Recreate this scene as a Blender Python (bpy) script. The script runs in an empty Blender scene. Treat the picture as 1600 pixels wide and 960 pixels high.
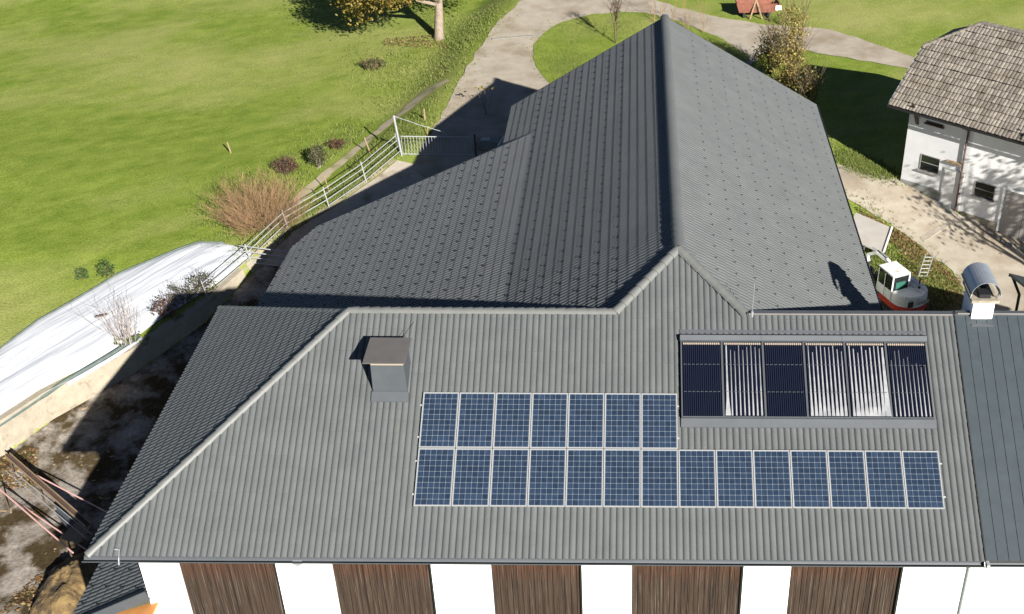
import bpy, bmesh, math, random
from mathutils import Vector, Matrix, noise
from mathutils.geometry import delaunay_2d_cdt
rnd = random.Random(7)
S = bpy.context.scene
COL = S.collection
# ------------------------------------------------------------------ camera
CAM_RIGHT = Vector((0.99998, 0.00669, 0.00143)); CAM_DOWN = Vector((0.00489, -0.55404, -0.83247))
CAM_FWD = Vector((-0.00478, 0.83246, -0.55406)); CAM_POS = Vector((5.83521, -24.51685, 21.52304))
FPX, PCX, PCY = 1899.387, 980.224, 538.220
cd = bpy.data.cameras.new('camera'); cam = bpy.data.objects.new('camera', cd); COL.objects.link(cam)
m = Matrix((CAM_RIGHT, -CAM_DOWN, -CAM_FWD)).transposed().to_4x4(); m.translation = CAM_POS
cam.matrix_world = m
cd.sensor_fit = 'HORIZONTAL'; cd.sensor_width = 36.0; cd.lens = FPX/1600*36
cd.shift_x = (800-PCX)/1600; cd.shift_y = (PCY-480)/1600
cd.clip_start = 0.5; cd.clip_end = 3000
S.camera = cam
# ------------------------------------------------------------------ sky, sun, exposure
SUN = Vector((1.02, -1.76, 1.0)).normalized()          # direction towards the sun
w = bpy.data.worlds.new('World'); S.world = w; w.use_nodes = True
nt = w.node_tree; nt.nodes.clear()
sk = nt.nodes.new('ShaderNodeTexSky'); sk.sky_type = 'NISHITA'; sk.sun_disc = False
sk.altitude = 1000; sk.air_density = 0.38; sk.dust_density = 0.05; sk.ozone_density = 1.0
sk.sun_elevation = math.asin(SUN.z); sk.sun_rotation = math.atan2(SUN.x, SUN.y)
bg = nt.nodes.new('ShaderNodeBackground'); bg.inputs['Strength'].default_value = 0.05
wo = nt.nodes.new('ShaderNodeOutputWorld')
nt.links.new(sk.outputs[0], bg.inputs[0]); nt.links.new(bg.outputs[0], wo.inputs[0])
sl = bpy.data.lights.new('sun', 'SUN'); sl.energy = 5.0; sl.angle = math.radians(0.53); sl.color = (1, 0.965, 0.90)
so = bpy.data.objects.new('sun', sl); COL.objects.link(so)
so.rotation_euler = SUN.to_track_quat('Z', 'Y').to_euler()
so.location = (40, -60, 50)
S.view_settings.view_transform = 'Standard'; S.view_settings.look = 'None'
S.view_settings.exposure = 1.42; S.view_settings.gamma = 1.0; S.view_settings.use_curve_mapping = False

# ------------------------------------------------------------------ pixel -> place (distance always from the surface touched)
def ray(x, y):
    return (CAM_RIGHT*((x-PCX)/FPX) + CAM_DOWN*((y-PCY)/FPX) + CAM_FWD).normalized()
def on_plane(x, y, n, p):
    r = ray(x, y); n = Vector(n); return CAM_POS + r*((n.dot(Vector(p)-CAM_POS))/n.dot(r))
def on_z(x, y, z): return on_plane(x, y, (0, 0, 1), (0, 0, z))
def on_y(x, y, v): return on_plane(x, y, (0, 1, 0), (0, v, 0))

# ------------------------------------------------------------------ terrain heights
def lerp_tab(t, y):
    if y <= t[0][0]: return t[0][1]
    for (a, za), (b, zb) in zip(t, t[1:]):
        if y <= b:
            k = (y-a)/(b-a); return za+(zb-za)*k
    return t[-1][1]
YARD = [(-60, -10.4), (13, -9.95), (17, -9.2), (22, -8.1), (29, -6.8), (33, -6.45), (36, -5.9), (44, -5.4), (60, -4.9), (120, -2.5), (400, 5)]
FIELD = [(-60, -10.2), (10, -8.75), (18, -7.85), (26, -6.95), (34, -6.65), (44, -6.6), (60, -6.3), (120, -4), (400, 5)]
RIGHT = [(-60, -10.4), (6, -8.6), (16, -7.9), (24, -7.3), (28, -6.75), (31.5, -5.75), (36, -5.5), (44, -5.2), (60, -4.7), (120, -2.5), (400, 5)]
LINE = [(-40, -8), (-22, 11.6), (-19.7, 14.2), (-18.5, 16.0), (-17.1, 17.4), (-15.7, 18.8), (-13.6, 21.6), (-12.15, 25.0), (-11, 28), (-9.4, 30), (-8, 32.5), (-6.8, 34.6), (-5.6, 38), (-4.9, 42), (-4.2, 46), (-3.6, 51), (-2.2, 58), (3, 80), (20, 400)]
def line_dist(x, y):
    best = 1e9; sgn = 1
    for (ax, ay), (bx, by) in zip(LINE, LINE[1:]):
        dx, dy = bx-ax, by-ay; l2 = dx*dx+dy*dy
        t = max(0, min(1, ((x-ax)*dx+(y-ay)*dy)/l2)); qx, qy = ax+dx*t, ay+dy*t
        d = math.hypot(x-qx, y-qy)
        if d < best: best = d; sgn = 1 if (dx*(y-ay)-dy*(x-ax)) < 0 else -1
    return best*sgn
def smooth(a, b, x):
    t = max(0, min(1, (x-a)/(b-a))); return t*t*(3-2*t)
def gz(x, y):
    zr = lerp_tab(YARD, y); k = smooth(2, 14, x)
    if k > 0: zr = zr*(1-k)+lerp_tab(RIGHT, y)*k
    d = line_dist(x, y)
    if d > 0.0: z = zr
    else:
        zf = lerp_tab(FIELD, y)
        wdt = 0.42 if y < 27 else 0.42+3.4*smooth(27, 38, y)
        t = smooth(-wdt-0.02, -0.02, d); z = zf*(1-t)+zr*t
    if y > 30 or x < -23 or d < -2:
        z += 0.10*noise.noise(Vector((x*0.13, y*0.13, 0)))
    return z
def gp(x, y, dz=0.0):
    r = ray(x, y); t = 20.0; last = t
    while t < 400:
        p = CAM_POS+r*t
        if p.z < gz(p.x, p.y)+dz:
            a, b = last, t
            for _ in range(24):
                c = (a+b)/2; p = CAM_POS+r*c
                if p.z < gz(p.x, p.y)+dz: b = c
                else: a = c
            return CAM_POS+r*b
        last = t; t += 0.35
    return CAM_POS+r*t
def ground(x, y, dz=0.0): return Vector((x, y, gz(x, y)+dz))

# ------------------------------------------------------------------ materials
def mat(name, c1, c2=None, scale=3.0, rough=0.8, bump=0.0, bscale=None, c3=None, scale3=0.4, metal=0.0, spec=0.5, stretch=None, coat=0.0, island=0.0, detail=6, thr3=(0.45, 0.65), rot=None, fine=None):
    mt = bpy.data.materials.new(name); mt.use_nodes = True
    t = mt.node_tree; N = t.nodes; L = t.links; b = N['Principled BSDF']
    b.inputs['Roughness'].default_value = rough; b.inputs['Metallic'].default_value = metal
    b.inputs['Specular IOR Level'].default_value = spec; b.inputs['Coat Weight'].default_value = coat
    g = N.new('ShaderNodeNewGeometry'); vec = g.outputs['Position']
    if stretch or rot:
        if rot:      # turn first, then stretch
            mr_ = N.new('ShaderNodeMapping'); mr_.inputs['Rotation'].default_value = rot; L.new(vec, mr_.inputs['Vector']); vec = mr_.outputs[0]
        mp = N.new('ShaderNodeMapping'); mp.inputs['Scale'].default_value = stretch or (1, 1, 1)
        L.new(vec, mp.inputs['Vector']); vec = mp.outputs[0]
    col = None
    if c2:
        n = N.new('ShaderNodeTexNoise'); n.inputs['Scale'].default_value = scale; n.inputs['Detail'].default_value = detail; n.inputs['Roughness'].default_value = 0.65
        L.new(vec, n.inputs['Vector'])
        r = N.new('ShaderNodeValToRGB'); r.color_ramp.elements[0].position = 0.32; r.color_ramp.elements[1].position = 0.68
        r.color_ramp.elements[0].color = (*c1, 1); r.color_ramp.elements[1].color = (*c2, 1)
        L.new(n.outputs[0], r.inputs[0]); col = r.outputs[0]
        if c3:
            n3 = N.new('ShaderNodeTexNoise'); n3.inputs['Scale'].default_value = scale3; n3.inputs['Detail'].default_value = 8; n3.inputs['Roughness'].default_value = 0.6
            L.new(vec, n3.inputs['Vector'])
            mr = N.new('ShaderNodeMapRange'); mr.inputs[1].default_value = thr3[0]; mr.inputs[2].default_value = thr3[1]
            L.new(n3.outputs[0], mr.inputs[0])
            mx = N.new('ShaderNodeMix'); mx.data_type = 'RGBA'; L.new(mr.outputs[0], mx.inputs[0]); L.new(col, mx.inputs[6]); mx.inputs[7].default_value = (*c3, 1)
            col = mx.outputs[2]
    if fine:
        nf = N.new('ShaderNodeTexNoise'); nf.inputs['Scale'].default_value = fine[0]; nf.inputs['Detail'].default_value = 3; L.new(g.outputs['Position'], nf.inputs['Vector'])
        mr = N.new('ShaderNodeMapRange'); mr.inputs[1].default_value = 0.3; mr.inputs[2].default_value = 0.7; mr.inputs[3].default_value = 1-fine[1]; mr.inputs[4].default_value = 1+fine[1]; L.new(nf.outputs[0], mr.inputs[0])
        hf = N.new('ShaderNodeHueSaturation'); L.new(mr.outputs[0], hf.inputs['Value']); L.new(col, hf.inputs['Color']); col = hf.outputs[0]
    if island:
        h = N.new('ShaderNodeHueSaturation'); mr = N.new('ShaderNodeMapRange'); mr.inputs[3].default_value = 1-island; mr.inputs[4].default_value = 1+island
        L.new(g.outputs['Random Per Island'], mr.inputs[0]); L.new(mr.outputs[0], h.inputs['Value'])
        if col: L.new(col, h.inputs['Color'])
        else: h.inputs['Color'].default_value = (*c1, 1)
        col = h.outputs[0]
    if col: L.new(col, b.inputs['Base Color'])
    else: b.inputs['Base Color'].default_value = (*c1, 1)
    if bump:
        n = N.new('ShaderNodeTexNoise'); n.inputs['Scale'].default_value = bscale or scale*4; n.inputs['Detail'].default_value = 5
        L.new(vec, n.inputs['Vector'])
        bp = N.new('ShaderNodeBump'); bp.inputs['Strength'].default_value = 1; bp.inputs['Distance'].default_value = bump
        L.new(n.outputs[0], bp.inputs['Height']); L.new(bp.outputs[0], b.inputs['Normal'])
    return mt
def leafmat(name, cols, rough=0.6):
    mt = bpy.data.materials.new(name); mt.use_nodes = True
    t = mt.node_tree; N = t.nodes; L = t.links; b = N['Principled BSDF']; b.inputs['Roughness'].default_value = rough
    g = N.new('ShaderNodeNewGeometry'); r = N.new('ShaderNodeValToRGB'); e = r.color_ramp.elements
    while len(e) < len(cols): e.new(0.5)
    for i, c in enumerate(cols): e[i].position = i/(len(cols)-1); e[i].color = (*c, 1)
    L.new(g.outputs['Random Per Island'], r.inputs[0]); L.new(r.outputs[0], b.inputs['Base Color'])
    tr = N.new('ShaderNodeBsdfTranslucent'); L.new(r.outputs[0], tr.inputs[0]); mx = N.new('ShaderNodeMixShader'); mx.inputs[0].default_value = 0.3
    L.new(b.outputs[0], mx.inputs[1]); L.new(tr.outputs[0], mx.inputs[2]); L.new(mx.outputs[0], N['Material Output'].inputs[0])
    return mt
M_ = {}
M_['grass'] = mat('grass', (0.095, 0.140, 0.015), (0.170, 0.210, 0.036), 0.9, 0.9, 0.04, 16.0, c3=(0.256, 0.248, 0.090), scale3=0.10, thr3=(0.45, 0.75), spec=0.1, stretch=(0.7, 1.25, 1), rot=(0, 0, -0.55), detail=16, fine=(11.0, 0.22))
M_['road'] = mat('road', (0.27, 0.235, 0.185), (0.33, 0.29, 0.235), 1.3, 0.95, 0.01, 30, c3=(0.22, 0.18, 0.13), scale3=0.5, spec=0.2, detail=10)
M_['yard'] = mat('yard', (0.155, 0.130, 0.105), (0.30, 0.27, 0.235), 1.2, 0.95, 0.03, 20, c3=(0.050, 0.036, 0.018), scale3=0.62, thr3=(0.44, 0.56), spec=0.05, detail=10, fine=(7.0, 0.25))
M_['apron'] = mat('concrete_apron', (0.29, 0.255, 0.205), (0.36, 0.32, 0.265), 2.0, 0.95, 0.012, 20, c3=(0.16, 0.125, 0.08), scale3=0.8, thr3=(0.55, 0.75), spec=0.2, detail=10)
M_['tile'] = mat('roof_tile', (0.074, 0.079, 0.079), (0.089, 0.094, 0.093), 1.1, 0.6, 0.0, spec=0.3, island=0.04, c3=(0.092, 0.095, 0.090), scale3=0.9, thr3=(0.55, 0.8))
M_['tile_shade'] = mat('roof_tile_shaded', (0.072, 0.077, 0.081), (0.084, 0.089, 0.093), 0.7, 0.6, 0.0, spec=0.25, island=0.03)  # same tile again, shade of slopes turned from the sun put into the colour
M_['under'] = mat('roof_underlay', (0.03, 0.03, 0.03), rough=0.9)
M_['cap'] = mat('ridge_cap', (0.100, 0.103, 0.098), (0.125, 0.125, 0.118), 3, 0.5, spec=0.4)
M_['zinc'] = mat('zinc_grey', (0.048, 0.054, 0.061), (0.058, 0.064, 0.071), 2, 0.6, metal=0.0)
M_['zinc_light'] = mat('galvanised', (0.27, 0.28, 0.285), (0.34, 0.35, 0.35), 6, 0.5, metal=0.2)
M_['steel'] = mat('bright_steel', (0.30, 0.32, 0.35), (0.38, 0.40, 0.42), 3, 0.5, metal=0.6)
M_['black'] = mat('black_trim', (0.008, 0.008, 0.009), rough=0.6)
M_['slate'] = mat('slate_sheet', (0.030, 0.039, 0.045), (0.038, 0.048, 0.054), 2.0, 0.5, spec=0.45, island=0.05)
M_['white'] = mat('white_render', (0.74, 0.74, 0.72), (0.80, 0.80, 0.79), 1.5, 0.9, 0.004, 40, spec=0.2)
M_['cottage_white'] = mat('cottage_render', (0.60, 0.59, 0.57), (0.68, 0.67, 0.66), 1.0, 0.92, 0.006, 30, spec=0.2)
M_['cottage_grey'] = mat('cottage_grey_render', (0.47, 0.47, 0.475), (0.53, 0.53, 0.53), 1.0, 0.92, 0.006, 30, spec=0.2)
M_['wood'] = mat('weathered_boards', (0.016, 0.008, 0.005), (0.066, 0.038, 0.025), 3.4, 0.85, 0.01, 9, stretch=(7, 7, 0.32), island=0.35, spec=0.2, detail=12, c3=(0.125, 0.10, 0.082), scale3=3.4, thr3=(0.56, 0.70))
def board_mat():
    mt = mat('weathered_boards', (0.009, 0.0058, 0.004), (0.054, 0.035, 0.025), 3.0, 0.85, 0.01, 7, stretch=(8, 8, 0.16), island=0.38, spec=0.2, detail=12, c3=(0.105, 0.086, 0.07), scale3=4.2, thr3=(0.57, 0.72))
    N = mt.node_tree.nodes; L = mt.node_tree.links; b = N['Principled BSDF']; src = b.inputs['Base Color'].links[0].from_socket
    g = N.new('ShaderNodeNewGeometry'); sp = N.new('ShaderNodeSeparateXYZ'); L.new(g.outputs['Position'], sp.inputs[0])
    n = N.new('ShaderNodeTexNoise'); n.inputs['Scale'].default_value = 5; L.new(g.outputs['Position'], n.inputs['Vector'])
    ad = N.new('ShaderNodeMath'); ad.operation = 'MULTIPLY_ADD'; ad.inputs[1].default_value = 1.1; L.new(n.outputs[0], ad.inputs[0]); L.new(sp.outputs[2], ad.inputs[2])
    mr = N.new('ShaderNodeMapRange'); mr.inputs[1].default_value = -1.95; mr.inputs[2].default_value = -1.05; mr.inputs[4].default_value = 0.75; L.new(ad.outputs[0], mr.inputs[0])
    hs = N.new('ShaderNodeMix'); hs.data_type = 'RGBA'; hs.blend_type = 'MULTIPLY'; hs.inputs[7].default_value = (1.55, 0.95, 0.70, 1)
    L.new(mr.outputs[0], hs.inputs[0]); L.new(src, hs.inputs[6]); L.new(hs.outputs[2], b.inputs['Base Color'])
    return mt
M_['wood'] = board_mat()      # boards under the eave kept their red-brown tone, lower down they are weathered
M_['concrete'] = mat('concrete_wall', (0.23, 0.20, 0.15), (0.30, 0.265, 0.205), 2.0, 0.95, 0.02, 9, c3=(0.12, 0.09, 0.06), scale3=1.4, thr3=(0.58, 0.74), spec=0.2)
M_['tarp'] = mat('white_tarp', (0.35, 0.365, 0.395), (0.53, 0.54, 0.55), 1.0, 0.6, 0.09, 1.3, stretch=(0.14, 2.0, 0.5), rot=(0, 0, -0.95), spec=0.3)
M_['bag'] = mat('sand_tube', (0.05, 0.075, 0.065), (0.09, 0.11, 0.10), 4, 0.8, 0.02, 8)
M_['frame_white'] = mat('panel_frame', (0.28, 0.28, 0.278), rough=0.45, metal=0.2)
M_['backsheet'] = mat('panel_backsheet', (0.145, 0.17, 0.195), rough=0.35)
M_['cell'] = mat('panel_cell', (0.010, 0.0175, 0.034), (0.020, 0.033, 0.057), 9.0, 0.25, island=0.22, spec=0.45, coat=0.25, stretch=(3, 0.7, 0.7))
M_['tube'] = mat('collector_tube', (0.007, 0.009, 0.019), rough=0.25, spec=0.6)
M_['absorber'] = mat('collector_back', (0.012, 0.015, 0.030), rough=0.5)
M_['reflection_paint'] = mat('collector_reflection_paint', (0.17, 0.17, 0.18), (0.28, 0.28, 0.285), 3, 0.4, metal=0.0)  # pale diffuse colour standing in for reflections on the collector tubes
M_['copper'] = mat('collector_fitting', (0.40, 0.33, 0.26), rough=0.45, metal=0.4)
M_['plate'] = mat('cover_plate', (0.088, 0.080, 0.075), (0.11, 0.10, 0.092), 2, 0.6, metal=0.1)
M_['old_tile'] = mat('old_tile', (0.115, 0.10, 0.082), (0.22, 0.195, 0.165), 4, 0.95, 0.01, 30, island=0.26, spec=0.15, c3=(0.10, 0.085, 0.06), scale3=1.1, thr3=(0.52, 0.75))
M_['brown_wood'] = mat('brown_beam', (0.05, 0.028, 0.02), (0.085, 0.05, 0.035), 5, 0.8)
M_['glass'] = mat('dark_glass', (0.012, 0.014, 0.015), rough=0.08, spec=0.6)
M_['frame_grey'] = mat('window_frame', (0.22, 0.21, 0.20), rough=0.7)
M_['door'] = mat('door_paint', (0.44, 0.43, 0.41), (0.50, 0.49, 0.47), 2, 0.7)
M_['grey_door'] = mat('grey_gate', (0.26, 0.235, 0.21), (0.31, 0.285, 0.26), 2, 0.85)
M_['stone'] = mat('plinth', (0.13, 0.135, 0.12), (0.20, 0.20, 0.18), 3, 0.95, 0.01, 20)
M_['exc_white'] = mat('machine_white', (0.54, 0.54, 0.53), (0.62, 0.62, 0.61), 2, 0.5, coat=0.1, c3=(0.33, 0.30, 0.25), scale3=3, thr3=(0.55, 0.75))
M_['exc_red'] = mat('machine_red', (0.36, 0.03, 0.02), rough=0.4, coat=0.2)
M_['rubber'] = mat('rubber', (0.012, 0.012, 0.012), rough=0.9)
M_['seat'] = mat('seat_green', (0.01, 0.08, 0.055), rough=0.7)
M_['red_paint'] = mat('trailer_red', (0.12, 0.036, 0.022), (0.20, 0.075, 0.045), 4, 0.85)
M_['pink'] = mat('faded_red_tube', (0.42, 0.22, 0.20), (0.52, 0.33, 0.30), 3, 0.6)
M_['ply'] = mat('old_plank', (0.20, 0.135, 0.075), (0.27, 0.19, 0.11), 3, 0.85)
M_['orange'] = mat('orange_board', (0.52, 0.21, 0.05), (0.6, 0.27, 0.08), 3, 0.7)
M_['deck'] = mat('trailer_deck', (0.26, 0.24, 0.215), (0.31, 0.29, 0.26), 1.5, 0.7)
M_['bark'] = mat('bark', (0.16, 0.12, 0.085), (0.27, 0.22, 0.17), 6, 0.95, 0.03, 12)
M_['twig_brown'] = mat('twig_brown', (0.17, 0.098, 0.047), (0.27, 0.17, 0.088), 2, 0.9)
M_['twig_grey'] = mat('twig_grey', (0.26, 0.22, 0.19), (0.38, 0.32, 0.28), 2, 0.9)
M_['twig_dark'] = mat('twig_dark', (0.055, 0.035, 0.022), (0.09, 0.06, 0.04), 2, 0.9)
M_['dirt'] = mat('dirt_heap', (0.085, 0.05, 0.018), (0.17, 0.115, 0.045), 3, 0.95, 0.12, 5, c3=(0.03, 0.02, 0.01), scale3=2)
M_['dry_earth'] = mat('dry_earth', (0.25, 0.205, 0.13), (0.33, 0.28, 0.19), 2.4, 0.95, 0.02, 14, c3=(0.13, 0.135, 0.04), scale3=1.2, thr3=(0.5, 0.68))
M_['leaf_gold'] = leafmat('leaf_gold', [(0.10, 0.085, 0.015), (0.21, 0.15, 0.02), (0.29, 0.20, 0.035), (0.09, 0.10, 0.02), (0.32, 0.20, 0.04)])
M_['leaf_bush'] = leafmat('leaf_bush', [(0.05, 0.075, 0.02), (0.22, 0.165, 0.03), (0.11, 0.11, 0.025), (0.28, 0.20, 0.05), (0.04, 0.06, 0.02)])
M_['leaf_yellow'] = leafmat('leaf_yellow', [(0.16, 0.13, 0.03), (0.30, 0.22, 0.05), (0.10, 0.10, 0.025), (0.36, 0.27, 0.08), (0.20, 0.15, 0.04)])
M_['leaf_green'] = leafmat('leaf_green', [(0.03, 0.06, 0.012), (0.06, 0.10, 0.02), (0.09, 0.14, 0.03)])
M_['leaf_dark'] = leafmat('leaf_dark', [(0.04, 0.055, 0.02), (0.075, 0.085, 0.03), (0.09, 0.06, 0.03)])
M_['leaf_rust'] = leafmat('leaf_rust', [(0.07, 0.035, 0.02), (0.13, 0.06, 0.035), (0.05, 0.03, 0.02)])
M_['litter'] = leafmat('leaf_litter', [(0.16, 0.085, 0.03), (0.26, 0.15, 0.06), (0.08, 0.045, 0.02), (0.33, 0.23, 0.11), (0.06, 0.09, 0.02)])
M_['blade'] = leafmat('grass_blade', [(0.08, 0.125, 0.014), (0.12, 0.17, 0.024), (0.17, 0.21, 0.04), (0.27, 0.25, 0.09)], 0.8)

# ------------------------------------------------------------------ mesh builder
class MB:
    def __init__(s): s.v = []; s.f = []
    def add(s, vs, fs):
        o = len(s.v); s.v += [tuple(x) for x in vs]; s.f += [tuple(i+o for i in f) for f in fs]
        return s
    def quad(s, a, b, c, d): return s.add([a, b, c, d], [(0, 1, 2, 3)])
    def hexa(s, b, t):   # bottom 4, top 4 (same winding, ccw from above)
        return s.add(list(b)+list(t), [(3, 2, 1, 0), (4, 5, 6, 7), (0, 1, 5, 4), (1, 2, 6, 5), (2, 3, 7, 6), (3, 0, 4, 7)])
    def box(s, c, size, X=(1, 0, 0), Y=(0, 1, 0), Z=(0, 0, 1)):
        c = Vector(c); X = Vector(X)*size[0]/2; Y = Vector(Y)*size[1]/2; Z = Vector(Z)*size[2]/2
        q = [(-1, -1), (1, -1), (1, 1), (-1, 1)]
        return s.hexa([c+X*a+Y*b-Z for a, b in q], [c+X*a+Y*b+Z for a, b in q])
    def bb(s, x0, x1, y0, y1, z0, z1): return s.box(((x0+x1)/2, (y0+y1)/2, (z0+z1)/2), (x1-x0, y1-y0, z1-z0))
    def tube(s, pts, r, n=6, cap=True):
        pts = [Vector(p) for p in pts]; rs = r if isinstance(r, (list, tuple)) else [r]*len(pts)
        rings = []
        for i, p in enumerate(pts):
            d = (pts[min(i+1, len(pts)-1)]-pts[max(i-1, 0)]).normalized()
            a = d.cross(Vector((0, 0, 1)))
            if a.length < 1e-3: a = d.cross(Vector((1, 0, 0)))
            a.normalize(); b = d.cross(a)
            rings.append([p+(a*math.cos(2*math.pi*k/n)+b*math.sin(2*math.pi*k/n))*rs[i] for k in range(n)])
        vs = [v for R in rings for v in R]; fs = []
        for i in range(len(pts)-1):
            for k in range(n): fs.append((i*n+k, i*n+(k+1) % n, (i+1)*n+(k+1) % n, (i+1)*n+k))
        if cap: fs += [tuple(range(n))[::-1], tuple((len(pts)-1)*n+k for k in range(n))]
        return s.add(vs, fs)
    def prism(s, poly, d):   # polygon (3d points) extruded by vector d
        poly = [Vector(p) for p in poly]; d = Vector(d); n = len(poly)
        return s.add(poly+[p+d for p in poly], [tuple(range(n))[::-1], tuple(range(n, 2*n))]+[(i, (i+1) % n, n+(i+1) % n, n+i) for i in range(n)])
    def build(s, name, mt, parent=None, bevel=0.0, smooth_=False, fix=True):
        me = bpy.data.meshes.new(name); me.from_pydata(s.v, [], s.f)
        if fix or bevel:
            bm = bmesh.new(); bm.from_mesh(me)
            if bevel: bmesh.ops.bevel(bm, geom=bm.edges[:], offset=bevel, segments=2, affect='EDGES', clamp_overlap=True)
            if fix: bmesh.ops.recalc_face_normals(bm, faces=bm.faces[:])
            bm.to_mesh(me); bm.free()
        me.materials.append(M_[mt] if isinstance(mt, str) else mt)
        if smooth_: me.shade_smooth()
        return link(name, me, parent)
ROOTLOC = {}
def link(name, me, parent=None, local=False):
    o = bpy.data.objects.new(name, me); COL.objects.link(o)
    if parent:
        o.parent = parent
        if not local and parent.name in ROOTLOC: o.matrix_parent_inverse = ROOTLOC[parent.name].inverted()
    return o
def tag(o, label, cat, group=None):
    o['label'] = label; o['category'] = cat
    if group: o['group'] = group
    return o
def thing(name, label, cat, loc, group=None, rot=None):
    o = bpy.data.objects.new(name, None); COL.objects.link(o)
    mw = Matrix.Translation(Vector(loc)) @ (rot.to_4x4() if rot else Matrix.Identity(4))
    o.matrix_world = mw; o.empty_display_size = 0.3; ROOTLOC[o.name] = mw
    return tag(o, label, cat, group)
def struct(o): o['kind'] = 'structure'; return o
def stuff(o): o['kind'] = 'stuff'; return o

# ------------------------------------------------------------------ GROUND
def axis(segs):
    out = []
    for a, b, st in segs:
        n = max(1, round((b-a)/st)); out += [a+(b-a)*i/n for i in range(n)]
    return out+[segs[-1][1]]
xs = axis([(-900, -200, 100), (-200, -60, 20), (-60, -26, 1.2), (-26, -5, 0.3), (-5, 40, 0.9), (40, 80, 5), (80, 200, 20), (200, 900, 100)])
ys = axis([(-200, -20, 20), (-20, 4, 2), (4, 37, 0.3), (37, 66, 0.8), (66, 120, 6), (120, 300, 20), (300, 1500, 150)])
gb = MB(); nx = len(xs)
gb.v = [(x, y, gz(x, y)) for y in ys for x in xs]
gb.f = [(j*nx+i, j*nx+i+1, (j+1)*nx+i+1, (j+1)*nx+i) for j in range(len(ys)-1) for i in range(nx-1)]
struct(gb.build('ground', 'grass', smooth_=True, fix=False))
def densify(pts, st, jit=0.0, seed=1):
    r = random.Random(seed); out = []
    for i, a in enumerate(pts):
        b = pts[(i+1) % len(pts)]; n = max(1, int(math.hypot(b[0]-a[0], b[1]-a[1])/st))
        for k in range(n):
            x = a[0]+(b[0]-a[0])*k/n; y = a[1]+(b[1]-a[1])*k/n
            out.append((x+jit*noise.noise(Vector((x*0.9, y*0.9, seed)))*1.6+r.uniform(-.25, .25)*jit, y+jit*noise.noise(Vector((x*0.9, y*0.9, seed+9)))*1.6+r.uniform(-.25, .25)*jit))
    return out
def inside(p, poly):
    c = False; n = len(poly)
    for i in range(n):
        (x1, y1), (x2, y2) = poly[i], poly[(i+1) % n]
        if (y1 > p[1]) != (y2 > p[1]) and p[0] < (x2-x1)*(p[1]-y1)/(y2-y1)+x1: c = not c
    return c
def sheet(name, pts, mt, dz, st=0.8, jit=0.12, seed=1, edge=0.35):
    b = densify(pts, edge, jit, seed); x0 = min(p[0] for p in b); x1 = max(p[0] for p in b); y0 = min(p[1] for p in b); y1 = max(p[1] for p in b)
    inn = []
    y = y0
    while y < y1:
        x = x0
        while x < x1:
            if inside((x, y), b): inn.append((x, y))
            x += st
        y += st
    vs = [Vector(p) for p in b+inn]; es = [(i, (i+1) % len(b)) for i in range(len(b))]
    ov, oe, of, *_ = delaunay_2d_cdt(vs, es, [tuple(range(len(b)))], 1, 1e-4)
    mb = MB(); mb.v = [(v.x, v.y, gz(v.x, v.y)+dz) for v in ov]; mb.f = [tuple(f) for f in of]
    o = mb.build(name, mt, fix=False, smooth_=True)
    if o.data.polygons[0].normal.z < 0: o.data.flip_normals()
    return struct(o)
def gpx(l): return [tuple(gp(*p)[:2]) for p in l]
road_left = [(668, 216), (690, 182), (713, 135), (742, 86), (772, 42), (812, 4), (836, -18)]
sheet('road', gpx(road_left)+gpx([(900, -24), (1000, -18), (1022, 0), (1065, 14), (1125, 28), (1200, 40), (1290, 46), (1340, 60), (1388, 77), (1424, 90), (1500, 112), (1500, 132), (1414, 107), (1372, 100), (1312, 89), (1257, 80), (1190, 86)])+[(9, 37), (7, 30.5), (-2, 30), (-5.9, 33.9)], 'road', 0.035, seed=3)
sheet('grass_island', gpx([(833, 92), (836, 70), (850, 52), (880, 35), (925, 24), (965, 20), (1010, 22), (1060, 34), (1130, 62), (1170, 90)])+[(9.5, 36.5), (6, 33.5), (3.5, 36)]+gpx([(862, 136), (842, 112)]), 'grass', 0.06, seed=5, jit=0.08)
sheet('lane', gpx([(1300, 256), (1350, 264), (1402, 281), (1440, 302), (1475, 326), (1505, 338), (1560, 358), (1620, 378), (1720, 415)])+[(27, 14), (15.5, 14)]+gpx([(1506, 450), (1485, 425), (1444, 390), (1392, 352), (1335, 318), (1300, 300)]), 'road', 0.035, seed=8)
yard_edge = [(x+0.05, y) for x, y in LINE[1:12]]
sheet('yard', [(-24.5, 8.7), (-24, -6), (-6, -6), (-3, 10), (-3, 25), (-11.9, 25.6)]+yard_edge[6::-1], 'yard', 0.03, st=0.5, jit=0.0, edge=0.3)
sheet('concrete_apron', [(-11.9, 25.65), (-3, 25.05), (-0.5, 30.5), (-5.9, 34.3)]+yard_edge[:6:-1], 'apron', 0.03, st=0.5, jit=0.0, edge=0.3)
sheet('dirt_track', gpx([(700, 124), (660, 145), (615, 182), (575, 215), (530, 252), (500, 275), (470, 300), (440, 330), (455, 335), (485, 303), (520, 272), (545, 251), (585, 217), (625, 184), (668, 149), (703, 128)]), 'dry_earth', 0.045, jit=0.10, seed=12)
FL = [(x, y) for x, y in LINE[7:12]]
sheet('earth_strip', [(x+.0, y) for x, y in FL]+[(x-.75, y+.35) for x, y in FL][::-1], 'dry_earth', 0.05, jit=0.0, seed=14, st=0.3)
TRACK = gpx([(706, 118), (660, 140), (612, 178), (568, 212), (520, 248), (440, 326), (460, 338), (548, 256), (590, 222), (630, 188), (672, 154), (708, 130)])
mb = MB(); A = gp(768, 62); B = gp(843, 56); mb.box((A+B)/2+Vector((0, 0, 0.035)), ((B-A).length, 0.16, 0.05), (B-A).normalized(), Vector((0, 0, 1)).cross((B-A).normalized()))
tag(mb.build('drain_channel', 'stone'), 'narrow drain channel across the pale road beside the grass island', 'drain')
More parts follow.
